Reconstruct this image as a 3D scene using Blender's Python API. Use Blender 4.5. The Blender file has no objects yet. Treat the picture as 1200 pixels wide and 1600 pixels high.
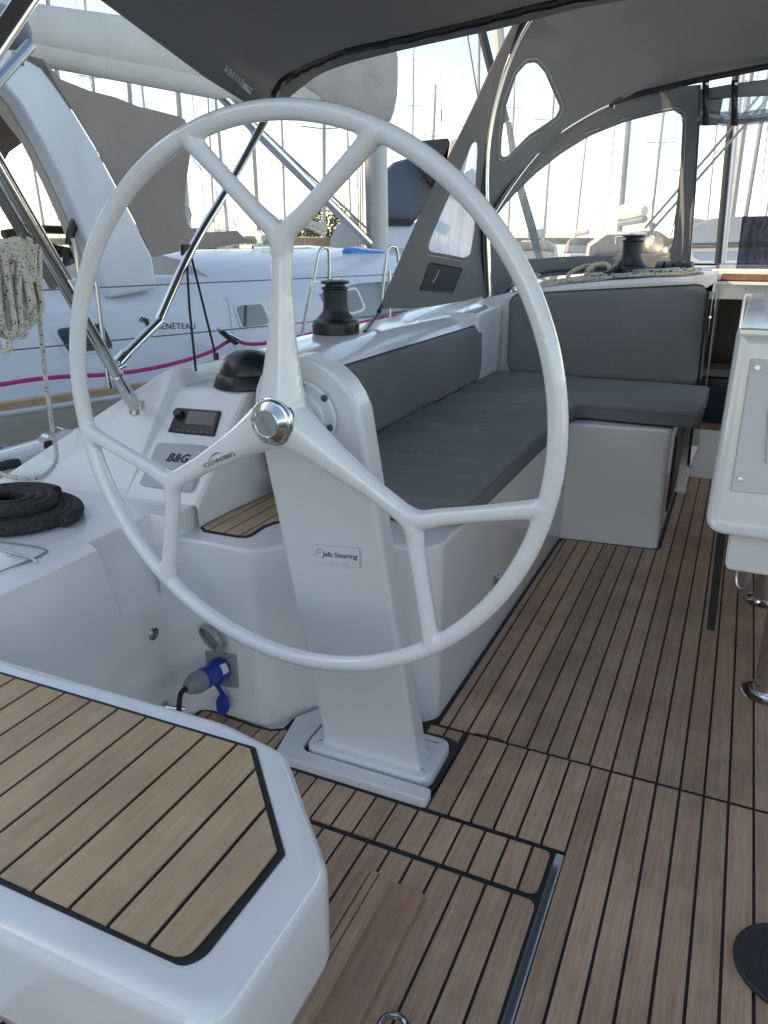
import bpy, bmesh, math, random
import numpy as np
from mathutils import Vector, Matrix
R = math.radians
random.seed(7)
S = bpy.context.scene
COL = S.collection
# ------------------------------------------------------------ camera, sky, sun, exposure
CAMH = 1.158; FOC = 1190.0; PIT = R(19.7); YAW = R(24.56)
cd = bpy.data.cameras.new('camera'); cam = bpy.data.objects.new('camera', cd); COL.objects.link(cam)
cd.sensor_fit = 'HORIZONTAL'; cd.sensor_width = 36.0; cd.lens = 36.0 * FOC / 1200.0
cd.clip_start = 0.02; cd.clip_end = 6000
cam.location = (0, 0, CAMH); cam.rotation_euler = (math.pi / 2 - PIT, 0, YAW)
S.camera = cam
SUN_AZ = 118.0; SUN_EL = 30.0          # degrees to port of the bow, above the horizon
w = bpy.data.worlds.new("World"); S.world = w; w.use_nodes = True
nt = w.node_tree; nt.nodes.clear()
sky = nt.nodes.new('ShaderNodeTexSky'); sky.sky_type = 'NISHITA'; sky.sun_disc = False
sky.sun_elevation = R(SUN_EL); sky.sun_rotation = R(-SUN_AZ)
sky.air_density = 0.8; sky.dust_density = 0.4; sky.ozone_density = 0.8
bg = nt.nodes.new('ShaderNodeBackground'); bg.inputs[1].default_value = 0.15
wo = nt.nodes.new('ShaderNodeOutputWorld')
hs = nt.nodes.new('ShaderNodeHueSaturation'); hs.inputs['Saturation'].default_value = 1.0      # thin high haze
nt.links.new(sky.outputs[0], hs.inputs['Color']); nt.links.new(hs.outputs[0], bg.inputs[0]); nt.links.new(bg.outputs[0], wo.inputs[0])
ld = bpy.data.lights.new('sun', 'SUN'); ld.energy = 2.2; ld.angle = R(0.5); ld.color = (1.0, 0.86, 0.68)
sun = bpy.data.objects.new('sun', ld); COL.objects.link(sun)
sd = Vector((-math.sin(R(SUN_AZ)) * math.cos(R(SUN_EL)), math.cos(R(SUN_AZ)) * math.cos(R(SUN_EL)), math.sin(R(SUN_EL))))
sun.rotation_euler = sd.to_track_quat('Z', 'Y').to_euler(); sun.location = sd * 30
S.view_settings.view_transform = 'Standard'; S.view_settings.look = 'None'
S.view_settings.gamma = 1; S.view_settings.use_curve_mapping = False
S.view_settings.exposure = 1.42
S.view_settings.use_white_balance = True; S.view_settings.white_balance_temperature = 8300; S.view_settings.white_balance_tint = 10
S.render.engine = 'CYCLES'
S.cycles.max_bounces = 8; S.cycles.transparent_max_bounces = 12

# ------------------------------------------------------------ pixel of the photograph -> point on a real surface
FW = Vector((-math.sin(YAW) * math.cos(PIT), math.cos(YAW) * math.cos(PIT), -math.sin(PIT)))
RT = Vector((math.cos(YAW), math.sin(YAW), 0)); UP = Vector((-math.sin(YAW) * math.sin(PIT), math.cos(YAW) * math.sin(PIT), math.cos(PIT)))
CP = Vector((0, 0, CAMH))
def ray(u, v): return FW + RT * ((u - 600) / FOC) - UP * ((v - 800) / FOC)
def onp(u, v, P, N):
    d = ray(u, v); P = Vector(P); N = Vector(N)
    return CP + d * ((P - CP).dot(N) / d.dot(N))
def X(u, v, x): return onp(u, v, (x, 0, 0), (1, 0, 0))
def Y(u, v, y): return onp(u, v, (0, y, 0), (0, 1, 0))
def Z(u, v, z): return onp(u, v, (0, 0, z), (0, 0, 1))
def D(u, v, dep): return CP + ray(u, v) * dep
def depth_of(P): return (Vector(P) - CP).dot(FW)
def proj(P):
    q = Vector(P) - CP; z = q.dot(FW); return 600 + FOC * q.dot(RT) / z, 800 - FOC * q.dot(UP) / z
# frame of the neighbouring yacht
NH = R(20); NP = Vector((-3.54, 2.82, 0)); ND = Vector((math.sin(NH), math.cos(NH), 0)); NN = Vector((math.cos(NH), -math.sin(NH), 0))
def N(s, off, z): return NP + ND * s + NN * off + Vector((0, 0, z))
def NX(u, v, off): return onp(u, v, NP + NN * off, NN)

# ------------------------------------------------------------ materials
MATS = {}
def pbr(name, col, rough=.5, metal=0, coat=0, var=.06, vscale=6, bump=0, bscale=200, spec=.5, dirt=0, trans=0):
    m = bpy.data.materials.new(name); m.use_nodes = True; MATS[name] = m
    t = m.node_tree; b = t.nodes['Principled BSDF']; L = t.links
    b.inputs['Roughness'].default_value = rough; b.inputs['Metallic'].default_value = metal
    b.inputs['Coat Weight'].default_value = coat; b.inputs['Coat Roughness'].default_value = .08
    b.inputs['Specular IOR Level'].default_value = spec
    if trans: b.inputs['Transmission Weight'].default_value = trans
    tc = t.nodes.new('ShaderNodeTexCoord')
    n = t.nodes.new('ShaderNodeTexNoise'); n.inputs['Scale'].default_value = vscale; n.inputs['Detail'].default_value = 5
    L.new(tc.outputs['Object'], n.inputs['Vector'])
    r = t.nodes.new('ShaderNodeMapRange'); r.inputs['From Min'].default_value = .3; r.inputs['From Max'].default_value = .7
    r.inputs['To Min'].default_value = 1 - var; r.inputs['To Max'].default_value = 1 + var
    L.new(n.outputs['Fac'], r.inputs['Value'])
    mx = t.nodes.new('ShaderNodeVectorMath'); mx.operation = 'SCALE'; mx.inputs[0].default_value = col
    L.new(r.outputs[0], mx.inputs['Scale'])
    out = mx.outputs[0]
    if dirt:
        n2 = t.nodes.new('ShaderNodeTexNoise'); n2.inputs['Scale'].default_value = 3.5; n2.inputs['Detail'].default_value = 9; n2.inputs['Roughness'].default_value = .7
        L.new(tc.outputs['Object'], n2.inputs['Vector'])
        r2 = t.nodes.new('ShaderNodeMapRange'); r2.inputs['From Min'].default_value = .5; r2.inputs['From Max'].default_value = .75; r2.inputs['To Max'].default_value = dirt
        L.new(n2.outputs['Fac'], r2.inputs['Value'])
        mm = t.nodes.new('ShaderNodeMix'); mm.data_type = 'RGBA'; L.new(r2.outputs[0], mm.inputs['Factor'])
        L.new(out, mm.inputs['A']); mm.inputs['B'].default_value = (col[0] * .72, col[1] * .68, col[2] * .6, 1); out = mm.outputs['Result']
    L.new(out, b.inputs['Base Color'])
    r3 = t.nodes.new('ShaderNodeMapRange'); r3.inputs['To Min'].default_value = max(0, rough - .04); r3.inputs['To Max'].default_value = rough + .05
    L.new(n.outputs['Fac'], r3.inputs['Value']); L.new(r3.outputs[0], b.inputs['Roughness'])
    if bump:
        n3 = t.nodes.new('ShaderNodeTexNoise'); n3.inputs['Scale'].default_value = bscale; n3.inputs['Detail'].default_value = 3
        L.new(tc.outputs['Object'], n3.inputs['Vector'])
        bp = t.nodes.new('ShaderNodeBump'); bp.inputs['Strength'].default_value = bump; bp.inputs['Distance'].default_value = .004
        L.new(n3.outputs['Fac'], bp.inputs['Height']); L.new(bp.outputs[0], b.inputs['Normal'])
    return m
def teak(name, dark, light, rough=.6, stain=.35, coat=0, vr=.13, gr=.13):
    m = bpy.data.materials.new(name); m.use_nodes = True; t = m.node_tree; b = t.nodes['Principled BSDF']; L = t.links
    def nd(k, **kw):
        n = t.nodes.new(k)
        for a, v in kw.items(): n.inputs[a].default_value = v
        return n
    tc = nd('ShaderNodeTexCoord'); oi = nd('ShaderNodeObjectInfo')
    off = t.nodes.new('ShaderNodeVectorMath'); off.operation = 'SCALE'; off.inputs[0].default_value = (31, 17, 5); L.new(oi.outputs['Random'], off.inputs['Scale'])
    ad = t.nodes.new('ShaderNodeVectorMath'); ad.operation = 'ADD'; L.new(tc.outputs['Object'], ad.inputs[0]); L.new(off.outputs[0], ad.inputs[1])
    mp = t.nodes.new('ShaderNodeMapping'); mp.inputs['Scale'].default_value = (95, 3.2, 20); L.new(ad.outputs[0], mp.inputs[0])
    g = nd('ShaderNodeTexNoise', Scale=1.0, Detail=8.0, Roughness=.65, Distortion=.6); L.new(mp.outputs[0], g.inputs['Vector'])
    mp2 = t.nodes.new('ShaderNodeMapping'); mp2.inputs['Scale'].default_value = (420, 16, 40); L.new(ad.outputs[0], mp2.inputs[0])
    f = nd('ShaderNodeTexNoise', Scale=1.0, Detail=4.0, Roughness=.6); L.new(mp2.outputs[0], f.inputs['Vector'])
    cr = t.nodes.new('ShaderNodeMapRange'); cr.inputs['From Min'].default_value = .3; cr.inputs['From Max'].default_value = .72; L.new(g.outputs['Fac'], cr.inputs['Value'])
    mx = t.nodes.new('ShaderNodeMix'); mx.data_type = 'RGBA'; mx.inputs['A'].default_value = (*dark, 1); mx.inputs['B'].default_value = (*light, 1); L.new(cr.outputs[0], mx.inputs['Factor'])
    # per-plank tone
    rv = t.nodes.new('ShaderNodeMapRange'); rv.inputs['To Min'].default_value = 1 - vr; rv.inputs['To Max'].default_value = 1 + vr; L.new(oi.outputs['Random'], rv.inputs['Value'])
    fv = t.nodes.new('ShaderNodeMapRange'); fv.inputs['From Min'].default_value = .3; fv.inputs['From Max'].default_value = .7; fv.inputs['To Min'].default_value = 1 - gr; fv.inputs['To Max'].default_value = 1 + gr * .7; L.new(f.outputs['Fac'], fv.inputs['Value'])
    mu = t.nodes.new('ShaderNodeMath'); mu.operation = 'MULTIPLY'; L.new(rv.outputs[0], mu.inputs[0]); L.new(fv.outputs[0], mu.inputs[1])
    # weathering: greyer and darker drifts that run over the plank, plus dark foot marks
    geo = nd('ShaderNodeNewGeometry')
    wn = nd('ShaderNodeTexNoise', Scale=5.0, Detail=6.0, Roughness=.6); L.new(geo.outputs['Position'], wn.inputs['Vector'])
    wr = t.nodes.new('ShaderNodeMapRange'); wr.inputs['From Min'].default_value = .35; wr.inputs['From Max'].default_value = .7; wr.inputs['To Min'].default_value = 1.1; wr.inputs['To Max'].default_value = .78; L.new(wn.outputs['Fac'], wr.inputs['Value'])
    mu2 = t.nodes.new('ShaderNodeMath'); mu2.operation = 'MULTIPLY'; L.new(mu.outputs[0], mu2.inputs[0]); L.new(wr.outputs[0], mu2.inputs[1])
    sn = nd('ShaderNodeTexNoise', Scale=19.0, Detail=5.0, Roughness=.55); L.new(geo.outputs['Position'], sn.inputs['Vector'])
    sr = t.nodes.new('ShaderNodeMapRange'); sr.inputs['From Min'].default_value = .645; sr.inputs['From Max'].default_value = .72; sr.inputs['To Min'].default_value = 0; sr.inputs['To Max'].default_value = stain; L.new(sn.outputs['Fac'], sr.inputs['Value'])
    sc = t.nodes.new('ShaderNodeVectorMath'); sc.operation = 'SCALE'; L.new(mx.outputs['Result'], sc.inputs[0]); L.new(mu2.outputs[0], sc.inputs['Scale'])
    m2 = t.nodes.new('ShaderNodeMix'); m2.data_type = 'RGBA'; L.new(sr.outputs[0], m2.inputs['Factor']); L.new(sc.outputs[0], m2.inputs['A']); m2.inputs['B'].default_value = (dark[0] * .35, dark[1] * .3, dark[2] * .28, 1)
    L.new(m2.outputs['Result'], b.inputs['Base Color'])
    rr = t.nodes.new('ShaderNodeMapRange'); rr.inputs['To Min'].default_value = rough - .1; rr.inputs['To Max'].default_value = rough + .12; L.new(wn.outputs['Fac'], rr.inputs['Value']); L.new(rr.outputs[0], b.inputs['Roughness'])
    b.inputs['Coat Weight'].default_value = coat; b.inputs['Coat Roughness'].default_value = .3
    bp = t.nodes.new('ShaderNodeBump'); bp.inputs['Strength'].default_value = .35; bp.inputs['Distance'].default_value = .0012
    L.new(f.outputs['Fac'], bp.inputs['Height']); L.new(bp.outputs[0], b.inputs['Normal'])
    return m
def canvas(name, col, wr=.5, rough=.9, weave=True, trans=.0):
    m = pbr(name, col, rough=rough, var=.07, vscale=3, spec=.2)
    t = m.node_tree; b = t.nodes['Principled BSDF']; L = t.links
    tc = t.nodes.new('ShaderNodeTexCoord')
    a = t.nodes.new('ShaderNodeTexNoise'); a.inputs['Scale'].default_value = 2.6; a.inputs['Detail'].default_value = 3; a.inputs['Distortion'].default_value = 1.2
    L.new(tc.outputs['Object'], a.inputs['Vector'])
    c = t.nodes.new('ShaderNodeTexNoise'); c.inputs['Scale'].default_value = 700; L.new(tc.outputs['Object'], c.inputs['Vector'])
    b1 = t.nodes.new('ShaderNodeBump'); b1.inputs['Strength'].default_value = wr; b1.inputs['Distance'].default_value = .05; L.new(a.outputs['Fac'], b1.inputs['Height'])
    b2 = t.nodes.new('ShaderNodeBump'); b2.inputs['Strength'].default_value = .3; b2.inputs['Distance'].default_value = .0015; L.new(c.outputs['Fac'], b2.inputs['Height'])
    L.new(b1.outputs[0], b2.inputs['Normal']); L.new(b2.outputs[0], b.inputs['Normal'])
    if trans:
        tr = t.nodes.new('ShaderNodeBsdfTranslucent'); tr.inputs[0].default_value = (*[min(1, q * 1.6) for q in col], 1)
        ms = t.nodes.new('ShaderNodeMixShader'); ms.inputs[0].default_value = trans
        o = t.nodes['Material Output']; L.new(b.outputs[0], ms.inputs[1]); L.new(tr.outputs[0], ms.inputs[2]); L.new(ms.outputs[0], o.inputs[0])
    return m
def vinyl(name, tint=(.93, .96, 1), haze=.12, gloss=.06, streak=True):
    m = bpy.data.materials.new(name); m.use_nodes = True; t = m.node_tree; L = t.links; t.nodes.remove(t.nodes['Principled BSDF'])
    o = t.nodes['Material Output']
    tp = t.nodes.new('ShaderNodeBsdfTransparent'); tp.inputs[0].default_value = (*tint, 1)
    tl = t.nodes.new('ShaderNodeBsdfTranslucent'); tl.inputs[0].default_value = (.8, .85, .9, 1)
    gl = t.nodes.new('ShaderNodeBsdfGlossy'); gl.inputs['Roughness'].default_value = .05
    tc = t.nodes.new('ShaderNodeTexCoord'); mp = t.nodes.new('ShaderNodeMapping'); mp.inputs['Scale'].default_value = (9, 9, 1.6)
    L.new(tc.outputs['Object'], mp.inputs[0])
    n = t.nodes.new('ShaderNodeTexNoise'); n.inputs['Scale'].default_value = 2.0; n.inputs['Detail'].default_value = 5; n.inputs['Distortion'].default_value = 1.0; L.new(mp.outputs[0], n.inputs['Vector'])
    bp = t.nodes.new('ShaderNodeBump'); bp.inputs['Strength'].default_value = .6; bp.inputs['Distance'].default_value = .03; L.new(n.outputs['Fac'], bp.inputs['Height']); L.new(bp.outputs[0], gl.inputs['Normal'])
    r = t.nodes.new('ShaderNodeMapRange'); r.inputs['From Min'].default_value = .42; r.inputs['From Max'].default_value = .7; r.inputs['To Min'].default_value = haze * .45; r.inputs['To Max'].default_value = min(.95, haze * 2.2); L.new(n.outputs['Fac'], r.inputs['Value'])
    m1 = t.nodes.new('ShaderNodeMixShader'); L.new(r.outputs[0], m1.inputs[0]); L.new(tp.outputs[0], m1.inputs[1]); L.new(tl.outputs[0], m1.inputs[2])
    m2 = t.nodes.new('ShaderNodeMixShader'); m2.inputs[0].default_value = gloss; L.new(m1.outputs[0], m2.inputs[1]); L.new(gl.outputs[0], m2.inputs[2])
    L.new(m2.outputs[0], o.inputs[0])
    return m
def flecked(name, base, fleck, scale=150, thr=.33, rough=.85):
    m = pbr(name, base, rough=rough, var=.12, vscale=25); t = m.node_tree; b = t.nodes['Principled BSDF']; L = t.links
    src = b.inputs['Base Color'].links[0].from_socket
    tc = t.nodes.new('ShaderNodeTexCoord'); v = t.nodes.new('ShaderNodeTexVoronoi'); v.inputs['Scale'].default_value = scale; L.new(tc.outputs['Object'], v.inputs['Vector'])
    sp = t.nodes.new('ShaderNodeSeparateColor'); L.new(v.outputs['Color'], sp.inputs[0])
    n = t.nodes.new('ShaderNodeTexNoise'); n.inputs['Scale'].default_value = scale * .22; L.new(tc.outputs['Object'], n.inputs['Vector'])
    a = t.nodes.new('ShaderNodeMath'); a.operation = 'LESS_THAN'; a.inputs[1].default_value = thr; L.new(sp.outputs[0], a.inputs[0])
    c = t.nodes.new('ShaderNodeMath'); c.operation = 'GREATER_THAN'; c.inputs[1].default_value = .5; L.new(n.outputs['Fac'], c.inputs[0])
    q = t.nodes.new('ShaderNodeMath'); q.operation = 'MULTIPLY'; L.new(a.outputs[0], q.inputs[0]); L.new(c.outputs[0], q.inputs[1])
    mx = t.nodes.new('ShaderNodeMix'); mx.data_type = 'RGBA'; L.new(q.outputs[0], mx.inputs['Factor']); L.new(src, mx.inputs['A']); mx.inputs['B'].default_value = (*fleck, 1)
    L.new(mx.outputs['Result'], b.inputs['Base Color'])
    bp = t.nodes.new('ShaderNodeBump'); bp.inputs['Strength'].default_value = .8; bp.inputs['Distance'].default_value = .0015; L.new(v.outputs['Distance'], bp.inputs['Height']); L.new(bp.outputs[0], b.inputs['Normal'])
    return m
M = {}
M['gel'] = pbr('gelcoat', (.82, .815, .80), rough=.15, coat=.7, var=.03, vscale=2.5, dirt=.16)
M['gel_mat'] = pbr('gelcoat_matt', (.76, .765, .76), rough=.42, var=.03, bump=.12, bscale=900, dirt=.15)
M['wheelw'] = pbr('wheel_lacquer', (.82, .82, .81), rough=.12, coat=.8, var=.02)
M['alu_white'] = pbr('white_powder_coat', (.74, .76, .77), rough=.3, coat=.25, var=.02, dirt=.08)
M['chrome'] = pbr('stainless', (.62, .62, .61), rough=.13, metal=1, var=.03)
M['steel'] = pbr('brushed_steel', (.5, .5, .5), rough=.28, metal=1, var=.06, vscale=30)
M['alu'] = pbr('anodised_mast', (.33, .34, .35), rough=.45, metal=.5, var=.08)
M['black'] = pbr('black_plastic', (.012, .013, .015), rough=.32, var=.1)
M['caulk'] = pbr('black_caulk', (.010, .011, .013), rough=.55, var=.15, vscale=40)
M['rubber'] = pbr('dark_rubber', (.02, .024, .03), rough=.5, var=.1)
M['teak'] = teak('teak_sole', (.45, .26, .165), (.59, .395, .26), rough=.5, coat=.12, vr=.17, gr=.2)
M['teak_dark'] = teak('teak_oiled', (.40, .21, .135), (.52, .31, .21), rough=.45, coat=.15)
M['teak_pale'] = teak('teak_bleached', (.53, .345, .195), (.61, .425, .265), rough=.7, stain=.08, vr=.06, gr=.09)
M['wood'] = teak('varnished_wood', (.16, .075, .04), (.32, .17, .095), rough=.35, stain=.1, coat=.3)
M['cushion'] = canvas('cushion_fabric', (.20, .203, .195), wr=.4)
M['canvas'] = canvas('charcoal_canvas', (.245, .24, .235), wr=.5, trans=.3)
M['canvas_n'] = canvas('grey_canvas', (.37, .31, .275), wr=.5, trans=.12)
M['canvas_blue'] = canvas('blue_grey_canvas', (.10, .125, .155), wr=.8)
M['canvas_beige'] = canvas('beige_canvas', (.48, .44, .41), wr=1.0)
M['canvas_cream'] = canvas('cream_canvas', (.62, .60, .56), wr=.35)
M['canvas_brown'] = canvas('brown_canvas', (.16, .12, .10), wr=.4)
M['mesh'] = pbr('mesh_pocket', (.018, .018, .02), rough=.7, var=.3, vscale=90)
M['vinyl'] = vinyl('clear_vinyl')
M['vinyl_hazy'] = vinyl('hazy_vinyl', haze=.3)
M['vinyl_blue'] = vinyl('blue_protective_vinyl', tint=(.20, .20, .30), haze=.015, gloss=.03)
M['vinyl_dark'] = vinyl('rolled_vinyl', tint=(.72, .73, .76), haze=.35, gloss=.15)
M['rope_w'] = flecked('white_flecked_rope', (.66, .63, .56), (.05, .05, .07), scale=420, thr=.17)
M['rope_d'] = flecked('dark_mooring_rope', (.022, .025, .022), (.05, .055, .05), scale=420, thr=.5)
M['rope_b'] = flecked('blue_green_rope', (.40, .46, .43), (.04, .09, .14), scale=110, thr=.45)
M['rope_c'] = flecked('cream_rope', (.62, .56, .45), (.2, .17, .12), scale=160, thr=.2)
M['rope_m'] = pbr('magenta_rope', (.50, .045, .17), rough=.8, bump=.4, bscale=500)
M['rope_k'] = pbr('black_cord', (.012, .012, .013), rough=.7)
M['blue'] = pbr('blue_plug', (.008, .045, .32), rough=.32, var=.05)
M['greyp'] = pbr('grey_plastic', (.24, .26, .27), rough=.45)
M['cover'] = pbr('grey_cover', (.40, .435, .46), rough=.38, var=.03)
M['sock'] = pbr('socket_alloy', (.36, .38, .37), rough=.4, metal=.3)
M['lens'] = pbr('dusty_lens', (.10, .12, .10), rough=.2, coat=.5, var=.3, vscale=40)
M['screen'] = pbr('screen_glass', (.010, .011, .014), rough=.08, coat=.8)
M['ink'] = pbr('black_ink', (.02, .02, .022), rough=.5)
M['ink_blue'] = pbr('blue_ink', (.015, .02, .16), rough=.5)
M['ink_grey'] = pbr('pale_print', (.75, .75, .75), rough=.8)
M['sticker'] = pbr('sticker_film', (.75, .775, .785), rough=.25, coat=.3, var=.01)
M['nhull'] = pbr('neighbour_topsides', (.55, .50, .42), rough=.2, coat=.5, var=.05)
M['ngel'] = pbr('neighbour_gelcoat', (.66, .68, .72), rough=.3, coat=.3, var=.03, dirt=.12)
M['nbeige'] = pbr('neighbour_arch_inner', (.56, .49, .40), rough=.4, var=.04)
M['pane'] = pbr('tinted_pane', (.05, .06, .075), rough=.07, coat=.6)
M['navy'] = pbr('smoked_window', (.07, .09, .14), rough=.12, coat=.5)
M['dark'] = pbr('dark_interior', (.012, .012, .014), rough=.6)
M['brown'] = pbr('cabin_mahogany', (.045, .028, .022), rough=.35, var=.15)
M['sup'] = pbr('blue_paddle_board', (.01, .21, .55), rough=.35)
M['white'] = pbr('white_paint', (.75, .76, .77), rough=.35, var=.03)
M['wire'] = pbr('rigging_wire', (.17, .18, .19), rough=.4, metal=.6)
M['red'] = pbr('faded_red', (.45, .10, .12), rough=.6)
M['leaf'] = pbr('leaves', (.07, .095, .035), rough=.7, var=.4, vscale=1.2)
M['bark'] = pbr('bark', (.12, .09, .07), rough=.9)

# ------------------------------------------------------------ objects
WL = {}
def _link(o, name, parent, loc):
    COL.objects.link(o); loc = Vector(loc); WL[o.name] = loc
    if parent is not None:
        o.parent = parent; o.location = loc - WL[parent.name]
    else: o.location = loc
    return o
def tag(o, label=None, cat=None, group=None, kind=None):
    if label: o['label'] = label
    if cat: o['category'] = cat
    if group: o['group'] = group
    if kind: o['kind'] = kind
    return o
def thing(name, label, cat, loc, group=None):
    o = bpy.data.objects.new(name, None); o.empty_display_size = .05
    _link(o, name, None, loc); return tag(o, label, cat, group)
def mk(name, vs, fs, mat, parent=None, smooth=True, bevel=0, seg=2, solid=0, sub=0, autos=35, kind=None):
    vs = [Vector(v) for v in vs]
    lo = Vector((min(v[i] for v in vs) for i in range(3))); hi = Vector((max(v[i] for v in vs) for i in range(3)))
    loc = Vector(((lo.x + hi.x) / 2, (lo.y + hi.y) / 2, lo.z))
    me = bpy.data.meshes.new(name); me.from_pydata([v - loc for v in vs], [], fs); me.validate()
    bm = bmesh.new(); bm.from_mesh(me); bmesh.ops.remove_doubles(bm, verts=bm.verts, dist=1e-6); bmesh.ops.recalc_face_normals(bm, faces=bm.faces); bm.to_mesh(me); bm.free()
    ms = mat if isinstance(mat, (list, tuple)) else [mat]
    for q in ms: me.materials.append(M[q])
    o = bpy.data.objects.new(name, me); _link(o, name, parent, loc)
    if sub: s = o.modifiers.new('sub', 'SUBSURF'); s.levels = sub; s.render_levels = sub
    if solid: s = o.modifiers.new('solid', 'SOLIDIFY'); s.thickness = solid; s.offset = 0
    if bevel:
        s = o.modifiers.new('bevel', 'BEVEL'); s.width = bevel; s.segments = seg; s.limit_method = 'ANGLE'; s.angle_limit = R(28)
        s.harden_normals = True
    if smooth:
        me.shade_smooth()
        if autos and not sub: me.set_sharp_from_angle(angle=R(autos))
        if not bevel and not sub and len(vs) > 24: wn_ = o.modifiers.new('wn', 'WEIGHTED_NORMAL'); wn_.keep_sharp = True
    if kind: o['kind'] = kind
    return o
class B:
    """collects shapes into one mesh"""
    def __init__(s): s.v = []; s.f = []
    def add(s, vs, fs):
        n = len(s.v); s.v += [Vector(v) for v in vs]; s.f += [[i + n for i in f] for f in fs]; return s
    def box(s, a, b):
        x0, y0, z0 = a; x1, y1, z1 = b
        return s.add([(x0, y0, z0), (x1, y0, z0), (x1, y1, z0), (x0, y1, z0), (x0, y0, z1), (x1, y0, z1), (x1, y1, z1), (x0, y1, z1)],
                     [(0, 3, 2, 1), (4, 5, 6, 7), (0, 1, 5, 4), (1, 2, 6, 5), (2, 3, 7, 6), (3, 0, 4, 7)])
    def prism(s, pts, vec):
        pts = [Vector(p) for p in pts]; n = len(pts); vec = Vector(vec)
        return s.add(pts + [p + vec for p in pts], [list(range(n))[::-1], [i + n for i in range(n)]] + [[i, (i + 1) % n, (i + 1) % n + n, i + n] for i in range(n)])
    def loft(s, rows, close=False, caps=False):
        n = len(rows[0]); vs = [p for r in rows for p in r]; fs = []
        m = n if close else n - 1
        for i in range(len(rows) - 1):
            for j in range(m): fs.append([i * n + j, i * n + (j + 1) % n, (i + 1) * n + (j + 1) % n, (i + 1) * n + j])
        if caps: fs.append(list(range(n))[::-1]); fs.append([(len(rows) - 1) * n + j for j in range(n)])
        return s.add(vs, fs)
    def tube(s, pts, r, n=10, caps=True, flat=1.0, up=None, close=False):
        pts = [Vector(p) for p in pts]; k = len(pts); rs = r if isinstance(r, (list, tuple)) else [r] * k
        rows = []; prev = None
        for i, p in enumerate(pts):
            if close: t = pts[(i + 1) % k] - pts[i - 1]
            else: t = pts[min(i + 1, k - 1)] - pts[max(i - 1, 0)]
            t.normalize()
            if prev is None:
                a = Vector(up) if up else (Vector((0, 0, 1)) if abs(t.z) < .9 else Vector((1, 0, 0)))
            else: a = prev
            a = (a - t * a.dot(t)).normalized(); b = t.cross(a); prev = a
            rows.append([p + (a * math.cos(2 * math.pi * j / n) * flat + b * math.sin(2 * math.pi * j / n)) * rs[i] for j in range(n)])
        if close: rows.append(rows[0]); caps = False
        return s.loft(rows, close=True, caps=caps)
    def lathe(s, prof, c, axis=(0, 0, 1), n=32, caps=True, sx=1, sy=1):
        ax = Vector(axis).normalized(); a = Vector((1, 0, 0)) if abs(ax.x) < .9 else Vector((0, 1, 0)); a = (a - ax * a.dot(ax)).normalized(); b = ax.cross(a); c = Vector(c)
        rows = [[c + ax * h + (a * math.cos(2 * math.pi * j / n) * sx + b * math.sin(2 * math.pi * j / n) * sy) * max(r, 1e-4) for j in range(n)] for r, h in prof]
        return s.loft(rows, close=True, caps=caps)
    def mk(s, name, mat, parent=None, **k): return mk(name, s.v, s.f, mat, parent, **k)
def spl(pts, n=8, close=False):
    """Catmull-Rom through the points"""
    P = [Vector(p) for p in pts]; out = []; k = len(P)
    rng = range(k if close else k - 1)
    for i in rng:
        if close: p0, p1, p2, p3 = P[i - 1], P[i], P[(i + 1) % k], P[(i + 2) % k]
        else: p0, p1, p2, p3 = P[max(i - 1, 0)], P[i], P[i + 1], P[min(i + 2, k - 1)]
        for j in range(n):
            t = j / n
            out.append(.5 * ((2 * p1) + (p2 - p0) * t + (2 * p0 - 5 * p1 + 4 * p2 - p3) * t * t + (3 * p1 - p0 - 3 * p2 + p3) * t ** 3))
    if not close: out.append(P[-1])
    return out
def rounded(poly, r, n=5):
    """round the corners of a 2-D polygon; r one number or one per corner"""
    out = []; k = len(poly)
    for i in range(k):
        p = Vector((*poly[i][:2], 0)); a = Vector((*poly[i - 1][:2], 0)) - p; b = Vector((*poly[(i + 1) % k][:2], 0)) - p
        ri = r[i] if isinstance(r, (list, tuple)) else r
        if ri <= 0: out.append((p.x, p.y)); continue
        ang = a.angle(b); d = min(ri / math.tan(ang / 2), a.length * .49, b.length * .49)
        p0 = p + a.normalized() * d; p1 = p + b.normalized() * d
        for j in range(n + 1):
            t = j / n; q = p0 * (1 - t) ** 2 + p * 2 * t * (1 - t) + p1 * t * t; out.append((q.x, q.y))
    return out
def clip(poly, rect):
    """clip polygon by axis-aligned rectangle (x0,y0,x1,y1)"""
    def cut(P, f, g):
        o = []
        for i in range(len(P)):
            a, b = P[i - 1], P[i]; fa, fb = f(a), f(b)
            if fa >= 0:
                if fb >= 0: o.append(b)
                else: o.append(g(a, b, fa, fb))
            elif fb >= 0: o.append(g(a, b, fa, fb)); o.append(b)
        return o
    g = lambda a, b, fa, fb: (a[0] + (b[0] - a[0]) * fa / (fa - fb), a[1] + (b[1] - a[1]) * fa / (fa - fb))
    x0, y0, x1, y1 = rect
    for f in (lambda p: p[0] - x0, lambda p: x1 - p[0], lambda p: p[1] - y0, lambda p: y1 - p[1]):
        if not poly: return []
        poly = cut(poly, f, g)
    return poly
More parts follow.
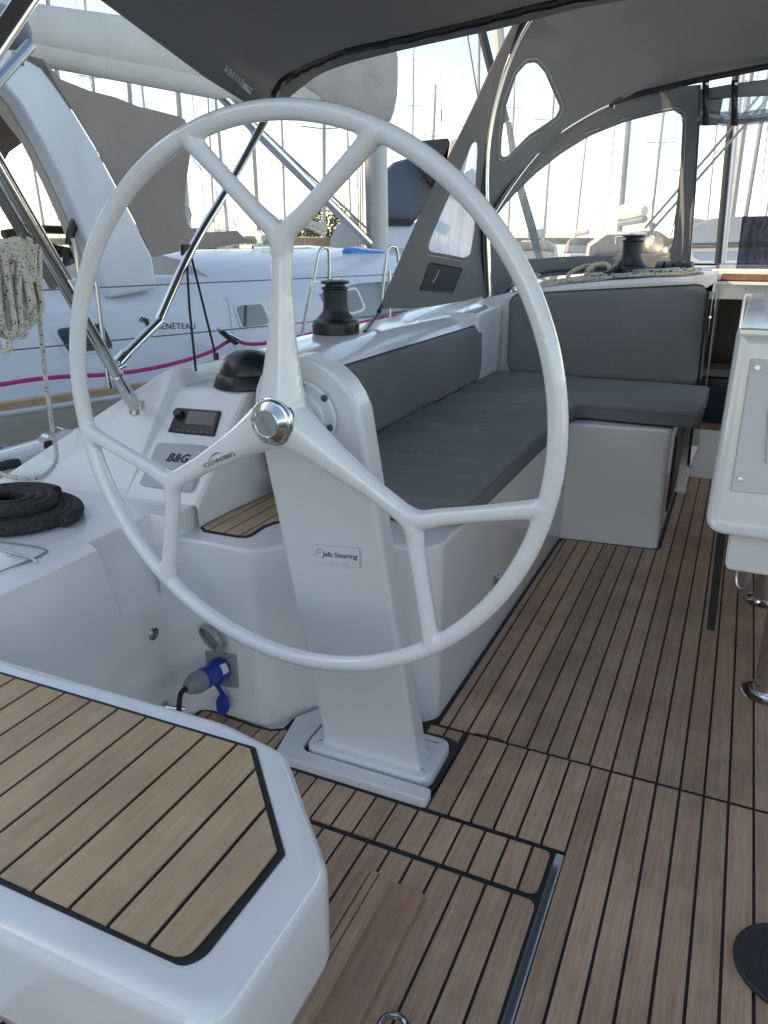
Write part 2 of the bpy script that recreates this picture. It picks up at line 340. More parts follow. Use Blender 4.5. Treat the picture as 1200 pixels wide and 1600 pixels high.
def offset_poly(poly, d):
    """shrink a convex-ish polygon by d"""
    area = sum(poly[i - 1][0] * poly[i][1] - poly[i][0] * poly[i - 1][1] for i in range(len(poly)))
    sg = 1 if area > 0 else -1; out = []; k = len(poly)
    for i in range(k):
        p = Vector(poly[i]); a = (p - Vector(poly[i - 1])); b = (Vector(poly[(i + 1) % k]) - p)
        if a.length < 1e-7 or b.length < 1e-7: continue
        a.normalize(); b.normalize()
        na = Vector((-a.y, a.x)) * sg; nb = Vector((-b.y, b.x)) * sg; m = na + nb
        if m.length < 1e-4: continue
        m = m / (1 + max(-.8, na.dot(nb))); out.append(tuple(p + m * d))
    return out
def planks(parent, poly, z, x0, pitch, gap, mat='teak', th=.006, seams=(), ygap=.006, z0=None, jitter=0):
    """teak strips running fore and aft, clipped to the outline; every strip an object"""
    xs = [p[0] for p in poly]; ys = [p[1] for p in poly]
    ycuts = [min(ys) - 1] + list(seams) + [max(ys) + 1]
    i0 = int(math.floor((min(xs) - x0) / pitch)) - 1; i1 = int(math.ceil((max(xs) - x0) / pitch)) + 1
    for i in range(i0, i1):
        for k in range(len(ycuts) - 1):
            c = clip(list(poly), (x0 + i * pitch + gap / 2, ycuts[k] + ygap / 2, x0 + (i + 1) * pitch - gap / 2, ycuts[k + 1] - ygap / 2))
            if len(c) < 3: continue
            if max(p[0] for p in c) - min(p[0] for p in c) < .012: continue
            b = B().prism([(p[0], p[1], z - th) for p in c], (0, 0, th)); b.mk('plank', mat, parent, smooth=False)
def lift(ctrl):
    """smooth surface through 3-D control points: 1/depth as a quadratic of the picture position"""
    A = []; y = []
    for P in ctrl:
        u, v = proj(P); u = (u - 600) / 600; v = (v - 400) / 600
        A.append([1, u, v, u * u, u * v, v * v]); y.append(1 / depth_of(P))
    A = np.array(A); co = np.linalg.lstsq(np.vstack([A, np.eye(6) * [0, 0, 0, .02, .02, .02]]), np.array(y + [0] * 6), rcond=None)[0]
    def f(u, v):
        a = (u - 600) / 600; b = (v - 400) / 600
        return D(u, v, 1 / float(np.dot(co, [1, a, b, a * a, a * b, b * b])))
    return f
def resamp(poly, n):
    P = [Vector((*p, 0)) for p in poly]; k = len(P); L = [(P[(i + 1) % k] - P[i]).length for i in range(k)]; T = sum(L); out = []
    for j in range(n):
        s = T * j / n; i = 0
        while s > L[i] and i < k - 1: s -= L[i]; i += 1
        q = P[i].lerp(P[(i + 1) % k], s / L[i] if L[i] else 0); out.append((q.x, q.y))
    return out
def panel_mesh(f, outer, holes_c=None, n=64):
    pass
def tri_panel(name, f, outer, holes, mat, parent, solid=.004, step=22):
    """canvas panel with window openings, triangulated and lifted onto f"""
    from mathutils.geometry import delaunay_2d_cdt
    def inside(p, poly):
        c = False; j = len(poly) - 1
        for i in range(len(poly)):
            if (poly[i][1] > p[1]) != (poly[j][1] > p[1]) and p[0] < (poly[j][0] - poly[i][0]) * (p[1] - poly[i][1]) / (poly[j][1] - poly[i][1]) + poly[i][0]: c = not c
            j = i
        return c
    vs = []; es = []
    for lp in [outer] + holes:
        k = max(12, int(sum(math.dist(lp[i - 1], lp[i]) for i in range(len(lp))) / 9)); 
        n0 = len(vs); m = len(lp); vs += [Vector(q) for q in lp]; es += [(n0 + i, n0 + (i + 1) % m) for i in range(m)]
    x0 = min(p[0] for p in outer); x1 = max(p[0] for p in outer); y0 = min(p[1] for p in outer); y1 = max(p[1] for p in outer)
    yy = y0
    while yy < y1:
        xx = x0
        while xx < x1:
            if inside((xx, yy), outer) and not any(inside((xx, yy), h) for h in holes): vs.append(Vector((xx, yy)))
            xx += step
        yy += step
    r = delaunay_2d_cdt(vs, es, [], 0, 1e-4)
    fs = []
    for t in r[2]:
        c = (sum(r[0][i][0] for i in t) / 3, sum(r[0][i][1] for i in t) / 3)
        if inside(c, outer) and not any(inside(c, h) for h in holes): fs.append(t)
    return mk(name, [f(p[0], p[1]) for p in r[0]], fs, mat, parent, solid=solid)
def text(s, size, pos, right, up, mat, parent, name='lettering', ext=.0004, bold=0, shear=0, spacing=1, align='CENTER', depth_off=0):
    cu = bpy.data.curves.new('t', 'FONT'); cu.body = s; cu.size = size; cu.extrude = ext; cu.offset = bold; cu.shear = shear
    cu.space_character = spacing; cu.align_x = align; cu.align_y = 'CENTER'; cu.resolution_u = 3
    o = bpy.data.objects.new('t', cu); COL.objects.link(o); bpy.context.view_layer.update()
    me = bpy.data.meshes.new_from_object(o.evaluated_get(bpy.context.evaluated_depsgraph_get()))
    bpy.data.objects.remove(o)
    r = Vector(right).normalized(); u = Vector(up); u = (u - r * u.dot(r)).normalized(); n = r.cross(u)
    vs = [Vector(pos) + r * v.co.x + u * v.co.y + n * v.co.z for v in me.vertices]; fs = [list(p.vertices) for p in me.polygons]
    return mk(name, vs, fs, mat, parent, smooth=False)
def boolcut(o, cutter):
    m = o.modifiers.new('b', 'BOOLEAN'); m.object = cutter; m.operation = 'DIFFERENCE'; m.solver = 'EXACT'
    for x in o.modifiers:
        if x != m: x.show_viewport = False
    bpy.context.view_layer.update()
    me = bpy.data.meshes.new_from_object(o.evaluated_get(bpy.context.evaluated_depsgraph_get()))
    o.modifiers.remove(m); o.data = me
    for x in o.modifiers: x.show_viewport = True
    bpy.data.objects.remove(cutter)
# ============================================================ THE PLACE
# water, far shore
mk('water', [(-3000, -3000, -1.05), (3000, -3000, -1.05), (3000, 3000, -1.05), (-3000, 3000, -1.05)], [(0, 1, 2, 3)], 'gel', smooth=False, kind='structure')
wm = bpy.data.materials.new('harbour_water'); wm.use_nodes = True; _t = wm.node_tree; _b = _t.nodes['Principled BSDF']
_b.inputs['Base Color'].default_value = (.02, .045, .05, 1); _b.inputs['Roughness'].default_value = .08
_n = _t.nodes.new('ShaderNodeTexNoise'); _n.inputs['Scale'].default_value = 2.2; _n.inputs['Detail'].default_value = 6
_g = _t.nodes.new('ShaderNodeNewGeometry'); _t.links.new(_g.outputs['Position'], _n.inputs['Vector'])
_p = _t.nodes.new('ShaderNodeBump'); _p.inputs['Strength'].default_value = .5; _p.inputs['Distance'].default_value = .08
_t.links.new(_n.outputs['Fac'], _p.inputs['Height']); _t.links.new(_p.outputs[0], _b.inputs['Normal'])
bpy.data.objects['water'].data.materials[0] = wm

# ---- cockpit sole -------------------------------------------------------
PX = .1725; PW = .05; GAP = .0058
SY1 = 1.543; SY3 = 1.246; SY2 = 1.114
CX = .23                                                   # centre line of the boat
sole = B().box((-.905, SY3 + .002, -.09), (1.6, 4.2, -.0022)).box((-.1713, -.6, -.09), (1.6, SY3 + .002, -.0022)).box((-.905, -.6, -.09), (-.1885, SY3 + .002, -.0022)).mk('cockpit_sole', 'caulk', smooth=False, kind='structure')
G1 = .0055
planks(sole, [(-.553, SY1 + G1), (-.544, 2.90), (-.535, 2.945), (-.52, 2.950), (-.1775, 2.983), (-.1775, SY1 + G1)], 0, PX, PW, GAP)
planks(sole, [(-.1775, SY1 + G1), (-.1775, 2.985), (-.164, 3.0), (-.164, 4.10), (1.5, 4.10), (1.5, SY1 + G1)], 0, PX, PW, GAP)
B().box((-1.18, -.6, -.08), (-.905, 1.5, -.004)).mk('side_well', 'gel_mat', sole)
# between the pedestal and the first cross seam; a raised lid with rounded edges
lid = rounded([(-.480, SY1 - .009), (-.480, SY3 + .007), (-.1735, SY3 + .007), (-.1735, SY1 - .009)], [.0, .008, .0, 0], 3)
planks(sole, lid, .004, -.1735 + GAP / 2, PW, GAP, th=.014)
planks(sole, [(-.57, SY1 - G1), (-.486, SY1 - G1), (-.486, 1.49), (-.57, 1.49)], 0, PX, PW, GAP)
planks(sole, [(-.1690, SY1 - G1), (1.5, SY1 - G1), (1.5, -.5), (-.1690, -.5)], 0, PX, PW, GAP)
# strip and hatch lid aft of the pedestal
strip = rounded([(-.90, SY2 + .007), (-.198, SY2 + .007), (-.198, SY3 - .008), (-.90, SY3 - .008)], [0, .022, .012, 0], 5)
planks(sole, strip, 0.001, PX - .007, PW, GAP, th=.014)
lid2 = rounded([(-.90, -.4), (-.191, -.4), (-.195, SY2 - .007), (-.90, SY2 - .007)], [0, 0, .02, 0], 5)
planks(sole, lid2, .000, PX - .010, PW * 1.01, GAP, th=.012)
# moulded drain gutter beside the hatch
gut = B(); prof = [(-.1885, -.004), (-.188, -.018), (-.184, -.026), (-.179, -.020), (-.1755, -.002), (-.174, .0008), (-.1713, .0012)]
gut.loft([[(x, y, z) for x, z in prof] for y in (-.4, .6, 1.0, 1.19, 1.225)])
gut.mk('drain_gutter', 'cover', sole)
B().box((-.1882, 1.215, -.05), (-.1715, 1.2438, -.0016)).mk('gutter_end', 'cover', sole, bevel=.002)
B().tube(spl([(-.455, 1.547, .0005), (-.44, 1.548, .0018), (-.40, 1.549, .0018), (-.385, 1.549, .0005)], 3), .0022, n=6).mk('hinge_pin', 'chrome', sole)

# ---- port moulding: locker / bench ---------------------------------------
path = [(-1.17, 1.352), (-.95, 1.352), (-.875, 1.455), (-.80, 1.515), (-.62, 1.52), (-.567, 1.57), (-.556, 2.962), (-.178, 3.0), (-.176, 3.84), (-1.3, 3.84), (-1.3, 1.37)]
bl = rounded(path, [0, .05, .05, .04, .04, .05, .012, .03, 0, 0, 0], 6)
bench = B().prism([(x, y, -.02) for x, y in bl], (0, 0, .50)).mk('port_bench_moulding', 'gel', bevel=.022, seg=4, kind='structure')
# fillet joining bench end and coaming
fil = [(-1.175, 1.357)] + [(-1.17 + .075 * (1 - math.cos(a)), 1.352 - .075 * (1 - math.sin(a))) for a in [i * math.pi / 16 for i in range(9)]]
B().prism([(x, y, -.02) for x, y in fil], (0, 0, .49)).mk('corner_fillet', 'gel', bench)
B().box((-.1755, 3.25, .07), (-.171, 3.72, .40)).mk('vent_panel', 'black', bench, bevel=.004)
B().box((-.172, 3.28, .10), (-.168, 3.69, .37)).mk('vent_frame', 'rubber', bench, bevel=.002)
# moulded strakes on the forward locker front
for px_, sgn in ((900, 1), (1030, -1)):
    a = Y(px_, 677, 2.972 + (px_ - 900) * .0003); b2 = Y(px_ - 12 * sgn - 0, 725, 2.972 + (px_ - 900) * .0003)
    c_ = B(); c_.prism([a + Vector((0, -.002, 0)), a + Vector((.02 * sgn, -.002, 0)), b2 + Vector((.02 * sgn, -.002, 0)), b2 + Vector((0, -.002, 0))], (0, .02, 0)); c_.mk('moulded_rib', 'gel', bench, bevel=.003)

# aft coaming with a foot recess in its inner face
coam = B().prism([(-1.95, -.6, -.1), (-1.17, -.6, -.1), (-1.17, 1.62, -.1), (-1.95, 1.62, -.1)], (0, 0, .64)).mk('port_aft_coaming', 'gel', bevel=.012, seg=3, kind='structure')
cut = B().add([(-1.14, 1.075, .60), (-1.14, 1.33, .60), (-1.235, 1.12, .60), (-1.235, 1.33, .60), (-1.14, 1.13, .33), (-1.14, 1.30, .33), (-1.175, 1.15, .36), (-1.175, 1.30, .36)],
              [(0, 2, 3, 1), (4, 5, 7, 6), (0, 1, 5, 4), (2, 6, 7, 3), (0, 4, 6, 2), (1, 3, 7, 5)]).mk('cutter', 'gel')
boolcut(coam, cut)
# locker lid let into the coaming top, with its lift handle
lidp = [Z(-150, 862, .5415), Z(60, 870, .5415), Z(-60, 925, .5415), Z(-260, 960, .5415)]
ll = B().prism([p + Vector((0, 0, -.002)) for p in lidp], (0, 0, .0035)).mk('locker_lid', 'gel', coam, bevel=.0015)
gl_ = [Z(0, 846, .5405), Z(72, 857, .5405), Z(66, 866, .5405), Z(0, 892, .5405)]
B().tube(spl([Z(-90, 838, .543), Z(0, 846, .543), Z(68, 857, .543), Z(62, 868, .543), Z(20, 886, .543), Z(-60, 915, .543)], 5), .0022, n=6).mk('lid_seal', 'greyp', coam)
B().tube([Z(8, 862, .546), Z(22, 865, .549), Z(45, 871, .549), Z(58, 877, .544)], .0035, n=8, flat=.6).mk('lid_handle', 'chrome', coam)

# instrument console
A0 = Vector((-1.155, 1.42, .54)); A1 = Vector((-1.155, 1.66, .78)); A2 = Vector((-1.365, 1.655, .78)); A3 = Vector((-1.365, 1.40, .54))
A4 = Vector((-1.375, 1.66, .835)); A5 = Z(60, 758, .54); A6 = Vector((-1.13, 1.43, .40)); A7 = Vector((-1.13, 1.68, .40))
c = B()
q = dict(a=A0, b=A1, c=A2, d=A3, e=A4, f=A5, g=Vector((-1.155, 2.02, .78)), h=Vector((-1.325, 2.02, .78)), i=Vector((-1.335, 2.02, .838)), j=Vector((-1.155, 2.02, .48)), k=Vector((-1.155, 1.42, .48)),
         l=Vector((-1.365, 2.02, .835)), m=Vector((-1.80, 2.02, .54)), n=Vector((-1.75, 1.30, .54)), o=Vector((-1.405, 1.64, .822)), r=Vector((-1.395, 1.675, .845)), s=Vector((-1.37, 1.67, .78)))
ks = list(q); vs = [q[k_] for k_ in ks]; I = lambda s_: [ks.index(x) for x in s_]
c.add(vs, [I(x) for x in ('abcd', 'dcef', 'feo', 'fon', 'bghc', 'chie', 'eilo', 'abgjk', 'lmno')])
con = mk('instrument_console', c.v, c.f, 'gel', bevel=.010, seg=3, solid=0, autos=20)
tag(con, 'white moulded helm console with sloping instrument face on the port coaming', 'console')
NRM = Vector((0, -1, 1)).normalized()
def con_pt(u, v, h=0): return onp(u, v, A0 + NRM * h, NRM)
# stereo
st = thing('stereo', 'black marine stereo with round knob let into the sloping white console', 'stereo', con_pt(305, 661))
o_ = [con_pt(u, v, .0) for u, v in [(279, 639), (347, 644), (336, 683), (264, 677)]]
B().prism(o_, NRM * .008).mk('stereo_body', 'black', st, bevel=.003)
i_ = [con_pt(u, v, .0078) for u, v in [(296, 642), (339, 646), (333, 666), (289, 662)]]
B().prism(i_, NRM * .0012).mk('display', 'screen', st)
B().lathe([(.0, 0), (.0135, 0), (.0135, .012), (.011, .016), (0, .016)], con_pt(281, 648, .007), NRM, n=20).mk('knob', 'black', st)
r_ = (o_[1] - o_[0]).normalized(); u_ = NRM.cross(r_)
for kk in range(6):
    p = con_pt(276 + kk * 9.6, 671.5 + kk * .9, .0082)
    B().prism([p + r_ * a + u_ * b_ for a, b_ in ((-.0035, -.001), (.0035, -.001), (.0035, .001), (-.0035, .001))], NRM * .0008).mk('button', 'greyp', st)
# instrument cover
cv = thing('instrument_cover', 'pale grey plastic cover with black lettering below the stereo', 'cover', con_pt(275, 730))
o_ = [con_pt(u, v, .0) for u, v in [(249, 694), (330, 700), (302, 771), (219, 763)]]
rr = [(o_[i] + (o_[j] - o_[i]) * .06) for i in range(4) for j in ((i - 1) % 4, (i + 1) % 4)]
B().prism(rr, NRM * .012).mk('cover_shell', 'cover', cv, bevel=.004, seg=3)
r_ = (o_[1] - o_[0]).normalized(); u_ = NRM.cross(r_)
text('B&G', .034, con_pt(277, 716, .0125), r_, u_, 'ink', cv, bold=.0012, shear=.3)

# coaming forward of the console, with winch shelf
sec = [(-1.095, .46), (-1.10, .77), (-1.12, .79), (-1.20, .828), (-1.225, .834), (-1.42, .834), (-1.47, .80), (-1.55, .56), (-1.95, .54), (-1.95, .3), (-1.3, .3)]
def cs(y, dz=0, dx=0): return [(x + ((dx) if x < -1.3 and z > .7 else 0), y, z + (dz if z > .7 else 0)) for x, z in sec]
fwdc = B().loft([cs(2.019, dx=.06), cs(2.35), cs(3.2), cs(3.9), cs(5.2)], close=True, caps=True).mk('port_forward_coaming', 'gel', bevel=.008, seg=2, autos=25, kind='structure')
# upstand that climbs from the coaming to the coachroof
up1 = B()
up1.loft([[(-1.245, y, .6), (-1.250, y, zt - .012), (-1.265, y, zt), (-1.37, y, zt), (-1.41, y, zt - .03), (-1.43, y, .6)] for y, zt in ((2.9, .818), (3.2, .852), (3.5, .872), (3.95, .89), (4.6, .912))], close=True, caps=True)
up1.mk('coachroof_fairing', 'gel', fwdc, autos=60)
B().prism([(x, 3.40, z) for x, z in rounded([(-1.084, .46), (-1.084, .842), (-1.33, .842), (-1.33, .46)], [0, .02, 0, 0], 5)], (0, 1.1, .045)).mk('wall_end', 'gel', fwdc, bevel=.012, seg=3)
# cabin back and coachroof
cr = B()
rows = []
def roofz(x): return 1.008 - .115 * min(1.6, abs((x - CX) / 1.35)) ** 2.6
xs_ = [-1.22, -1.1, -.95, -.8, -.6, -.4, -.2, -.135]
BULK = 3.80
for x in xs_: rows.append([(x, BULK + .0, .46), (x, BULK, roofz(x) - .02), (x, BULK + .012, roofz(x)), (x, 4.3, roofz(x) + .008), (x, 5.2, roofz(x) + .008), (x, 5.2, .4)])
cabin = B().loft(rows, caps=True).mk('coachroof', 'gel_mat', kind='structure', autos=30)
rows = []
for x in (.60, .7, .9, 1.2, 1.5, 1.7): rows.append([(x, BULK, -.02), (x, BULK, roofz(x) - .02), (x, BULK + .012, roofz(x)), (x, 5.2, roofz(x) + .008), (x, 5.2, .4)])
B().loft(rows, caps=True).mk('coachroof_side', 'gel_mat', cabin)
# port door jamb
B().box((-.176, 3.80, -.01), (-.128, 4.16, .985)).mk('companionway_jamb', 'gel', cabin, bevel=.006)
# companionway: threshold, dark cabin, header, sliding hatch with teak strip
B().box((-.13, 4.10, -.02), (.62, 4.16, .255)).mk('threshold', 'gel_mat', cabin, bevel=.006)
B().box((-.129, 4.095, .255), (.62, 4.17, .275)).mk('threshold_trim', 'wood', cabin, bevel=.003)
B().box((-.16, 4.15, .885), (.70, 4.20, .955)).mk('hatch_header', 'gel', cabin, bevel=.004)
B().box((-.16, 4.06, .956), (.70, 4.5, .972)).mk('hatch_garage_lip', 'gel_mat', cabin, bevel=.003)
B().box((-.115, 4.08, .976), (.70, 4.13, 1.006)).mk('hatch_grab_strip', 'wood', cabin, bevel=.004)
B().box((-.16, 4.09, .975), (.70, 5.1, 1.028)).mk('sliding_hatch', 'gel', cabin, bevel=.008)
B().lathe([(0, 0), (.004, 0), (.004, .003), (0, .003)], Y(1165, 451, 4.148), (0, -1, 0), n=10).mk('screw', 'greyp', cabin)
B().box((-.5, 5.15, -.6), (1.0, 5.2, 1.0)).mk('cabin_far_wall', 'brown', cabin)
B().box((-.45, 4.21, -.6), (-.40, 5.2, 1.0)).mk('cabin_side_wall', 'brown', cabin)
B().box((-.45, 4.17, -.65), (1.0, 5.2, -.6)).mk('cabin_floor', 'brown', cabin)
B().box((.95, 4.21, -.6), (1.0, 5.2, 1.0)).mk('cabin_side_wall', 'brown', cabin)
B().box((-.38, 4.75, .42), (.6, 5.0, .46)).mk('cabin_worktop', 'greyp', cabin)
B().box((-.38, 4.8, -.2), (.6, 4.99, .40)).mk('galley_front', 'navy', cabin)
# acrylic door folded back
dr = thing('companionway_door', 'narrow dark acrylic companionway door folded open beside the front seat cushion', 'door', (-.1, 3.8, .2))
o_ = [Y(1107, 455, 3.72), Y(1118, 458, 3.9), Y(1090, 672, 3.9), Y(1088, 700, 3.80), Y(1076, 727, 3.72), Y(1083, 640, 3.72)]
B().prism(o_, (.006, .0, 0)).mk('door_pane', 'screen', dr)
B().tube([Y(1119, 456, 3.9), Y(1105, 580, 3.9), Y(1091, 670, 3.9), Y(1089, 700, 3.8), Y(1077, 729, 3.72)], .007, n=8).mk('door_edge', 'steel', dr)
B().tube([Y(1107, 455, 3.71), Y(1092, 590, 3.71), Y(1075, 727, 3.71)], .006, n=8).mk('door_edge', 'black', dr)
B().lathe([(0, 0), (.006, 0), (.006, .02), (0, .02)], Y(1110, 495, 3.74), (0, -1, 0), n=10).mk('door_handle', 'chrome', dr)
# cabin-top corner trim
B().prism([Y(u, v, 3.79) for u, v in [(1083, 432), (1118, 427), (1120, 440), (1096, 455), (1088, 446)]], (0, .05, 0)).mk('corner_trim', 'white', cabin, bevel=.003)

# ---- helm seat -----------------------------------------------------------
seat = thing('helm_bench', 'white helm seat with planked teak top in the near left corner', 'seat', (-.7, .57, .33))
so = [(-1.12, .355), (-.333, .372), (-.333, .585), (-.485, .742), (-.60, .765), (-1.12, .757)]
sr = rounded(so, [0, .045, .05, .05, .2, 0], 6)
def ring(k, z): return [(x, y, z) for x, y in (offset_poly(sr, k) if k else sr)]
b = B(); b.loft([ring(.012, .345), ring(.004, .352), ring(0, .37), ring(0.0, .478), ring(.003, .488), ring(.009, .4955), ring(.018, .4985), ring(.03, .499)], close=True, caps=True)
b.mk('seat_shell', 'gel', seat, autos=60)
tp = [(-1.06, .408), (-.400, .412), (-.388, .43), (-.386, .575), (-.525, .724), (-1.06, .716)]
tpo = rounded(tp, [0, .012, .012, .008, .008, 0], 3)
B().prism([(x, y, .497) for x, y in rounded(tp, [0, .03, .03, .008, .008, 0], 5)], (0, 0, .0036)).mk('caulk_border', 'caulk', seat)
planks(seat, offset_poly(rounded([(-1.06, .408), (-.394, .408), (-.386, .575), (-.525, .724), (-1.06, .716)], [0, .03, .008, .008, 0], 5), .0085), .5035, -.446, .0522, .0058, mat='teak_pale', th=.005)
B().tube([(-.60, .45, .0), (-.60, .45, .34)], .017, n=16).mk('support_leg', 'chrome', seat)
B().tube([(-.60, .45, .0), (-.60, .45, .006)], .04, n=20).mk('leg_flange', 'chrome', seat)

# ---- teak pads -----------------------------------------------------------
def pad(name, label, poly, z, mat, pitch, x0, border=.008, inner_r=.006):
    t_ = thing(name, label, 'teak pad', (sum(p[0] for p in poly) / len(poly), sum(p[1] for p in poly) / len(poly), z))
    B().prism([(x, y, z - .003) for x, y in poly], (0, 0, .005)).mk('caulk_border', 'caulk', t_)
    planks(t_, offset_poly(poly, border), z + .0035, x0, pitch, .0045, mat=mat, th=.003)
    return t_
sp = [Z(u, v - (3 if v < 1150 else 0), .004) for u, v in [(296, 1127), (312, 1114), (322, 1111), (340, 1115), (400, 1137), (425, 1143), (440, 1142), (452, 1140), (457, 1146), (430, 1182), (380, 1250), (225, 1195)]]
pad('side_sole_pad', 'small teak sole pad with black border below the blue plug', [(p.x, p.y) for p in sp], .004, 'teak', .05, -.90, border=.0115)
bp_ = [Z(u, v, .482) for u, v in [(313, 825), (318, 830), (370, 839), (385, 839.5), (395, 836), (415, 823), (432, 817), (446, 815), (462, 822), (480, 760), (440, 762), (395, 784), (352, 803), (316, 822)]]
pad('bench_end_pad', 'teak pad with black border on the bench end behind the pedestal', [(p.x, p.y) for p in bp_], .481, 'teak_pale', .046, -1.12)
# plinth round the pedestal foot (low bar with a rounded free end)
pl_o = [(-.852, 1.25), (-.474, 1.252), (-.474, 1.295), (-.80, 1.293), (-.805, 1.30), (-.815, 1.50), (-.862, 1.47), (-.862, 1.40)]
plin = B().prism([(x, y, -.01) for x, y in rounded([(-.856, 1.250), (-.472, 1.252), (-.474, 1.292), (-.81, 1.292), (-.815, 1.50), (-.85, 1.46), (-.885, 1.40)], [.004, .012, .012, .03, 0, 0, 0], 5)], (0, 0, .030)).mk('pedestal_plinth', 'gel_mat', bevel=.006, seg=3)
tag(plin, 'low white moulded bar in front of the steering pedestal foot', 'plinth')
B().prism([(x, y, -.012) for x, y in rounded([(-.815, 1.285), (-.474, 1.285), (-.474, 1.50), (-.815, 1.50)], .04, 5)], (0, 0, .016)).mk('recess', 'rubber', plin)

# ---- starboard side of the cockpit, mirrored and plainer -------------------
def mx_(poly): return [(2 * CX - x, y) for x, y in poly]
B().prism([(x, y, -.02) for x, y in mx_(bl)][::-1], (0, 0, .50)).mk('starboard_bench_moulding', 'gel', bevel=.022, seg=3, kind='structure')
B().prism([(1.63, -.6, -.1), (2.41, -.6, -.1), (2.41, 1.7, -.1), (1.63, 1.7, -.1)], (0, 0, .64)).mk('starboard_aft_coaming', 'gel', bevel=.012, kind='structure')
B().loft([[(2 * CX - x, y, z) for x, y, z in cs(yy)] for yy in (1.699, 3.2, 5.2)], close=True, caps=True).mk('starboard_forward_coaming', 'gel', bevel=.008, autos=25, kind='structure')
# ============================================================ STEERING
ped = thing('steering_pedestal', 'tall white steering pedestal leaning aft behind the big wheel', 'pedestal', (-.64, 1.37, .02))
def ya(z): return 1.325 - .245 * (z - .03)
# column: cross-sections as rounded rectangles, head a half round
fo = lambda poly, vec: poly
rows = []
def colsec(z, xl, xr, y0, dep_):
    p = rounded([(xl, y0), (xr, y0 + .004), (xr - .004, y0 + dep_), (xl + .004, y0 + dep_)], .013, 4)
    return [(x, y, z) for x, y in p]
hc = .866; hr = .1085
zl = [.028, .034, .05, .2, .4, .6, .75, hc]
for i, z in enumerate(zl):
    k = (z - .03) / .84; fl = .012 if i == 0 else (.004 if i == 1 else 0)
    rows.append(colsec(z, -.763 - .004 * k - fl, -.520 - .036 * k + fl, ya(z) - fl, .070 + .0 * k + 2 * fl))
for a in (12, 25, 38, 50, 61, 71, 79, 85, 89):
    cx = (-.767 - .556) / 2; z = hc + hr * math.sin(R(a)); h = hr * math.cos(R(a)); sc_ = (.767 - .556) / 2 / hr
    h = max(h * sc_, .006)
    p = rounded([(cx - h, ya(z)), (cx + h, ya(z) + .004), (cx + h - .003, ya(z) + .07), (cx - h + .003, ya(z) + .07)], min(.013, h * .5), 4)
    rows.append([(x, y, z) for x, y in p])
b = B(); b.loft(rows, close=True, caps=True); b.mk('column', 'alu_white', ped, autos=50)
fl_ = rounded([(-.802, 1.298), (-.486, 1.303), (-.488, 1.462), (-.802, 1.462)], .032, 6)
b = B(); b.loft([[(x, y, z) for x, y in (offset_poly(fl_, k) if k else fl_)] for k, z in ((.004, -.004), (0, .004), (0, .022), (.003, .028), (.009, .031), (.03, .0325))], close=True, caps=True); b.mk('base_flange', 'alu_white', ped)
B().prism([(x, y, -.012) for x, y in offset_poly(fl_, -.007)], (0, 0, .0135)).mk('base_gasket', 'rubber', ped)
WC = Vector((-.660, 1.05, .883)); an = R(-1.0); bn = R(-.57)
WN = Vector((math.sin(an) * math.cos(bn), -math.cos(an) * math.cos(bn), math.sin(bn)))   # towards the helmsman
yf = ya(.88)
FN = Vector((0, -1, -.245)).normalized()
fc = onp(476, 645, Vector((0, ya(.88) - .001, .88)), FN)
b = B().lathe([(0, 0), (.0615, 0), (.0615, .004), (.0595, .006), (.044, .006), (.042, .0065), (.040, .012), (.034, .014), (0, .014)], fc, FN, n=48); b.mk('shaft_housing', 'alu_white', ped)
for u, v in ((471, 601), (507, 622), (516, 668), (500, 700)):
    p = onp(u, v, fc + FN * .006, FN)
    B().lathe([(0, 0), (.0062, 0), (.0062, .0035), (.0035, .0036), (.0032, .0012), (0, .0012)], p - FN * .001, FN, n=14).mk('bolt', 'wire', ped)
B().lathe([(.030, 0), (.030, .05), (.034, .065)], fc + FN * .02, (WC - fc).normalized(), n=28).mk('shaft_boss', 'alu_white', ped)
# maker's sticker
def pf(u, v, h=0.0):   # on the aft face of the column
    P0_ = Vector((0, ya(0.5) - h, .5)); return onp(u, v, P0_, FN)
o_ = [pf(u, v, .0008) for u, v in [(489, 851), (561.5, 857), (562, 887), (489, 877)]]
stk = B().prism(o_, FN * .0003).mk('sticker', 'alu_white', ped, smooth=False)
r_ = (o_[1] - o_[0]).normalized(); u_ = (o_[0] - o_[3]).normalized()
text('Jefa Steering', .0165, pf(530, 868, .0012), r_, u_, 'ink_blue', stk, bold=.00018, shear=.32, spacing=.94, ext=.0001)
text('S Y S T E M S', .0048, pf(531, 880.5, .0012), r_, u_, 'ink_blue', stk, spacing=1.5, ext=.0001)
cc = pf(500, 865, .0013); rad = .0105
b = B(); b.tube([cc + r_ * math.cos(R(a)) * rad + u_ * math.sin(R(a)) * rad for a in range(40, 236, 9)], .0004, n=4)
for a in (90, 135, 180): b.tube([cc, cc + r_ * math.cos(R(a)) * rad + u_ * math.sin(R(a)) * rad], .0002, n=4)
b.mk('emblem', 'ink_blue', stk)

